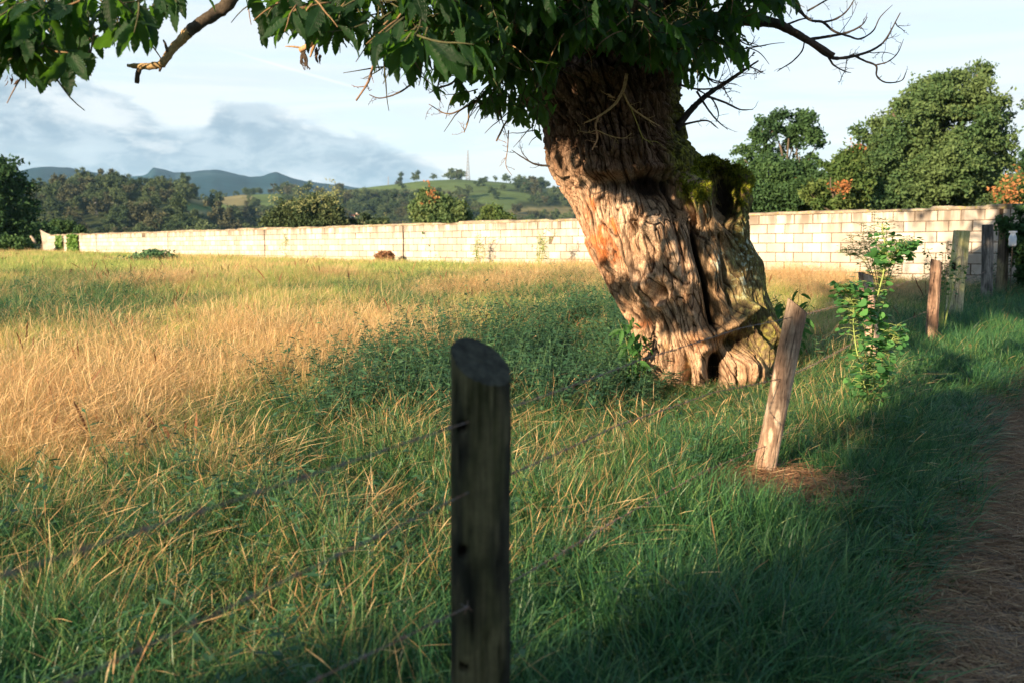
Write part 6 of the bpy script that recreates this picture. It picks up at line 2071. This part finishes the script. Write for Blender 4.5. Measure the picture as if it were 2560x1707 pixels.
for (ya, yb, dens) in BANDS:
    area = 0.60 * (yb * yb - ya * ya) + 1.6 * (yb - ya)
    n = int(area * dens)
    y = np.sqrt(gen.uniform(ya * ya, yb * yb, n))
    x = gen.uniform(-1, 1, n) * (0.62 * y + 0.7)
    pe = path_edge(y)
    side = (x - W0.x) * WN.x + (y - W0.y) * WN.y
    ok = (side > BT + .05)
    edge = x - pe
    ok &= (edge < 0.0 + gen.normal(0, .07, n))
    x, y = x[ok], y[ok]
    z = ground_z(x, y)
    px_, py_ = proj(np.stack([x, y, z], -1))
    # organic borders
    px0_, py0_ = px_, py_
    px_ = px_ + 90 * fbm(x * .9, y * .6, 3.0, 3); py_ = py_ + (34 + .03 * (py_ - 560)) * fbm(x * .8, y * .5, 8.0, 3) * sstep(560, 700, py_)
    short_ = 1 - .5 * blob(px0_, py0_, 1620, 930, 230, 70, 1.5) - .8 * blob(px0_, py0_, 1750, 1155, 130, 50, 1.5) - .35 * blob(px0_, py0_, 1300, 900, 150, 60)
    px_ = px_ + gen.normal(0, 50, len(px_)); py_ = py_ + gen.normal(0, 20, len(py_)) * sstep(590, 700, py_)
    zn = zone_of(px_, py_)
    # small greener and drier patches within the far meadow
    pat = fbm(x * .22, y * .16, 5.0, 3)
    far = y > 13
    brk = fbm(x * .75, y * .55, 21.0, 3) + gen.normal(0, .10, len(x))
    zn = np.where((zn == 'g') & (brk < -.22), 'm', zn)
    zn = np.where((zn == 'w') & (brk > .28), 's', zn)
    for zc in RULE:
        m_ = np.nonzero(zn == zc)[0]
        if not len(m_): continue
        kinds = RULE[zc]
        wts = np.array([k_[1] for k_ in kinds]); wts /= wts.sum()
        pk = gen.choice(len(kinds), len(m_), p=wts)
        for j, (kd, _, hs) in enumerate(kinds):
            q = m_[pk == j]
            if not len(q): continue
            kk_ = np.array([kd] * len(q), dtype=object)
            if ya >= 21 and kd != 'dock':
                gold = (kd == 'gold') & (gen.random(len(q)) < .7) | (pat[q] > 0.22) & (gen.random(len(q)) < .6)
                green = pat[q] < -0.12
                kk_ = np.where(green, 'fargreen', np.where(gold, 'fargold', 'fargreen'))
                hsv = np.where(gold, .95, .85) if kd == 'gold' else .85
            elif ya >= 13 and kd == 'yel':
                kk_ = np.where(pat[q] < -.15, 'mixed', np.where(pat[q] > .25, 'gold', kd)); hsv = np.where(pat[q] > .25, .6, .85)
            else:
                hsv = hs
            idx = np.array([MATI[a_][int(b_ * len(MATI[a_])) % len(MATI[a_])] for a_, b_ in zip(kk_, gen.random(len(q)))])
            s0_ = gen.uniform(.75, 1.2, len(q)) * hsv * (0.85 + .35 * pn(x[q] * 1.3, y[q] * 1.3, 2.0))
            s0_ = s0_ * short_[q]
            # shorter along the path and close to the lens
            s0_ = s0_ * (1 - .45 * sstep(-.9, 0.0, (x - path_edge(y))[q])) * np.interp(y[q], [0.9, 2.2, 3.2], [.35, .6, 1.0])
            rot = np.stack([gen.normal(0, .10, len(q)), gen.normal(0, .10, len(q)), gen.uniform(0, 6.3, len(q))], -1)
            sxy = gen.uniform(.85, 1.25, len(q))
            if kd == 'needle': s0_ = np.ones(len(q)); 
            scl = np.stack([sxy, sxy, s0_], -1)
            dest = {'w': 'undergrowth', 'g': 'dry_grass', 'G': 'dry_grass', 'd': 'dry_grass', 'N': 'verge_grass', 'l': 'verge_grass'}.get(zc, 'meadow_grass')
            put(dest, np.stack([x[q], y[q], z[q] - .005], -1), rot, scl, idx)

# pine needles strewn over the path and banked at its edge and round the leaning post
n = 12000
y = np.sqrt(gen.uniform(1.2, 17 ** 2, n)); e = gen.random(n) ** 1.3 * 2.6 - .22
x = path_edge(y) + e
z = np.where(e > .08, ground_z(x, y) + .022, ground_z(x, y) + .02)
P1_ = np.stack([x, y, z], -1)
n2 = 520
pb = to_ground(1750, 1150)
P2_ = np.stack([pb.x + gen.normal(0, .20, n2), pb.y - .05 + gen.normal(0, .14, n2), np.zeros(n2)], -1)
P2_[:, 2] = ground_z(P2_[:, 0], P2_[:, 1]) + gen.uniform(.02, .13, n2)
PP = np.vstack([P1_, P2_]); n = len(PP)
nd = MATI['needle']
scatter('pine_needles', FORMS, PP, np.stack([gen.normal(0, .08, n), gen.normal(0, .08, n), gen.uniform(0, 6.3, n)], -1), np.ones((n, 3)), np.array([nd[int(q * len(nd)) % len(nd)] for q in gen.random(n)]))
for dest in gp_:
    P_ = np.concatenate(gp_[dest])
    print(dest, len(P_))
    scatter(dest, FORMS, P_, np.concatenate(gr_[dest]), np.concatenate(gs_[dest]), np.concatenate(gi_[dest]))

# pebbles on the path
T_ = (np.array([(1, 0, 0), (0, 1, 0), (-1, 0, 0), (0, -1, 0), (0, 0, .6), (.7, .7, .25)], float) * .5, np.array([[0, 5, 4], [5, 1, 4], [1, 2, 4], [2, 3, 4], [3, 0, 4]]), np.zeros((6, 3)))
n = 2600
y = np.sqrt(gen.uniform(1.2, 15 ** 2, n)); x = path_edge(y) + gen.uniform(.15, 2.8, n)
G = Geo(); G.inst(T_, np.stack([x, y, ground_z(x, y) + .014], -1), rotm(gen.normal(0, .2, n), gen.normal(0, .2, n), gen.uniform(0, 6, n)), gen.uniform(.008, .028, n), gen.random(n))
M_peb = ramp_leaf_mat('pebble', [(0, (0.16, 0.13, 0.12)), (1, (0.42, 0.36, 0.33))], 0.0, .8)
o = G.obj('pebbles', M_peb, None, False); o['kind'] = 'stuff'

# ------------------------------------------------------------------ air
hz_ = Geo(); box(hz_, -4900, 4900, -4900, 4900, -14, 300)
M_haze = bpy.data.materials.new('air_haze'); M_haze.use_nodes = True
s = NT(M_haze.node_tree)
out = s.n('ShaderNodeOutputMaterial')
v = s.n('ShaderNodeVolumePrincipled', {'Color': (0.38, 0.68, 1.0), 'Density': 1.0e-4, 'Anisotropy': 0.0})
s.set(out.inputs['Volume'], v.outputs[0])
hb = hz_.obj('haze', M_haze, None, False)
hb['kind'] = 'stuff'
print('objects', len(bpy.data.objects))
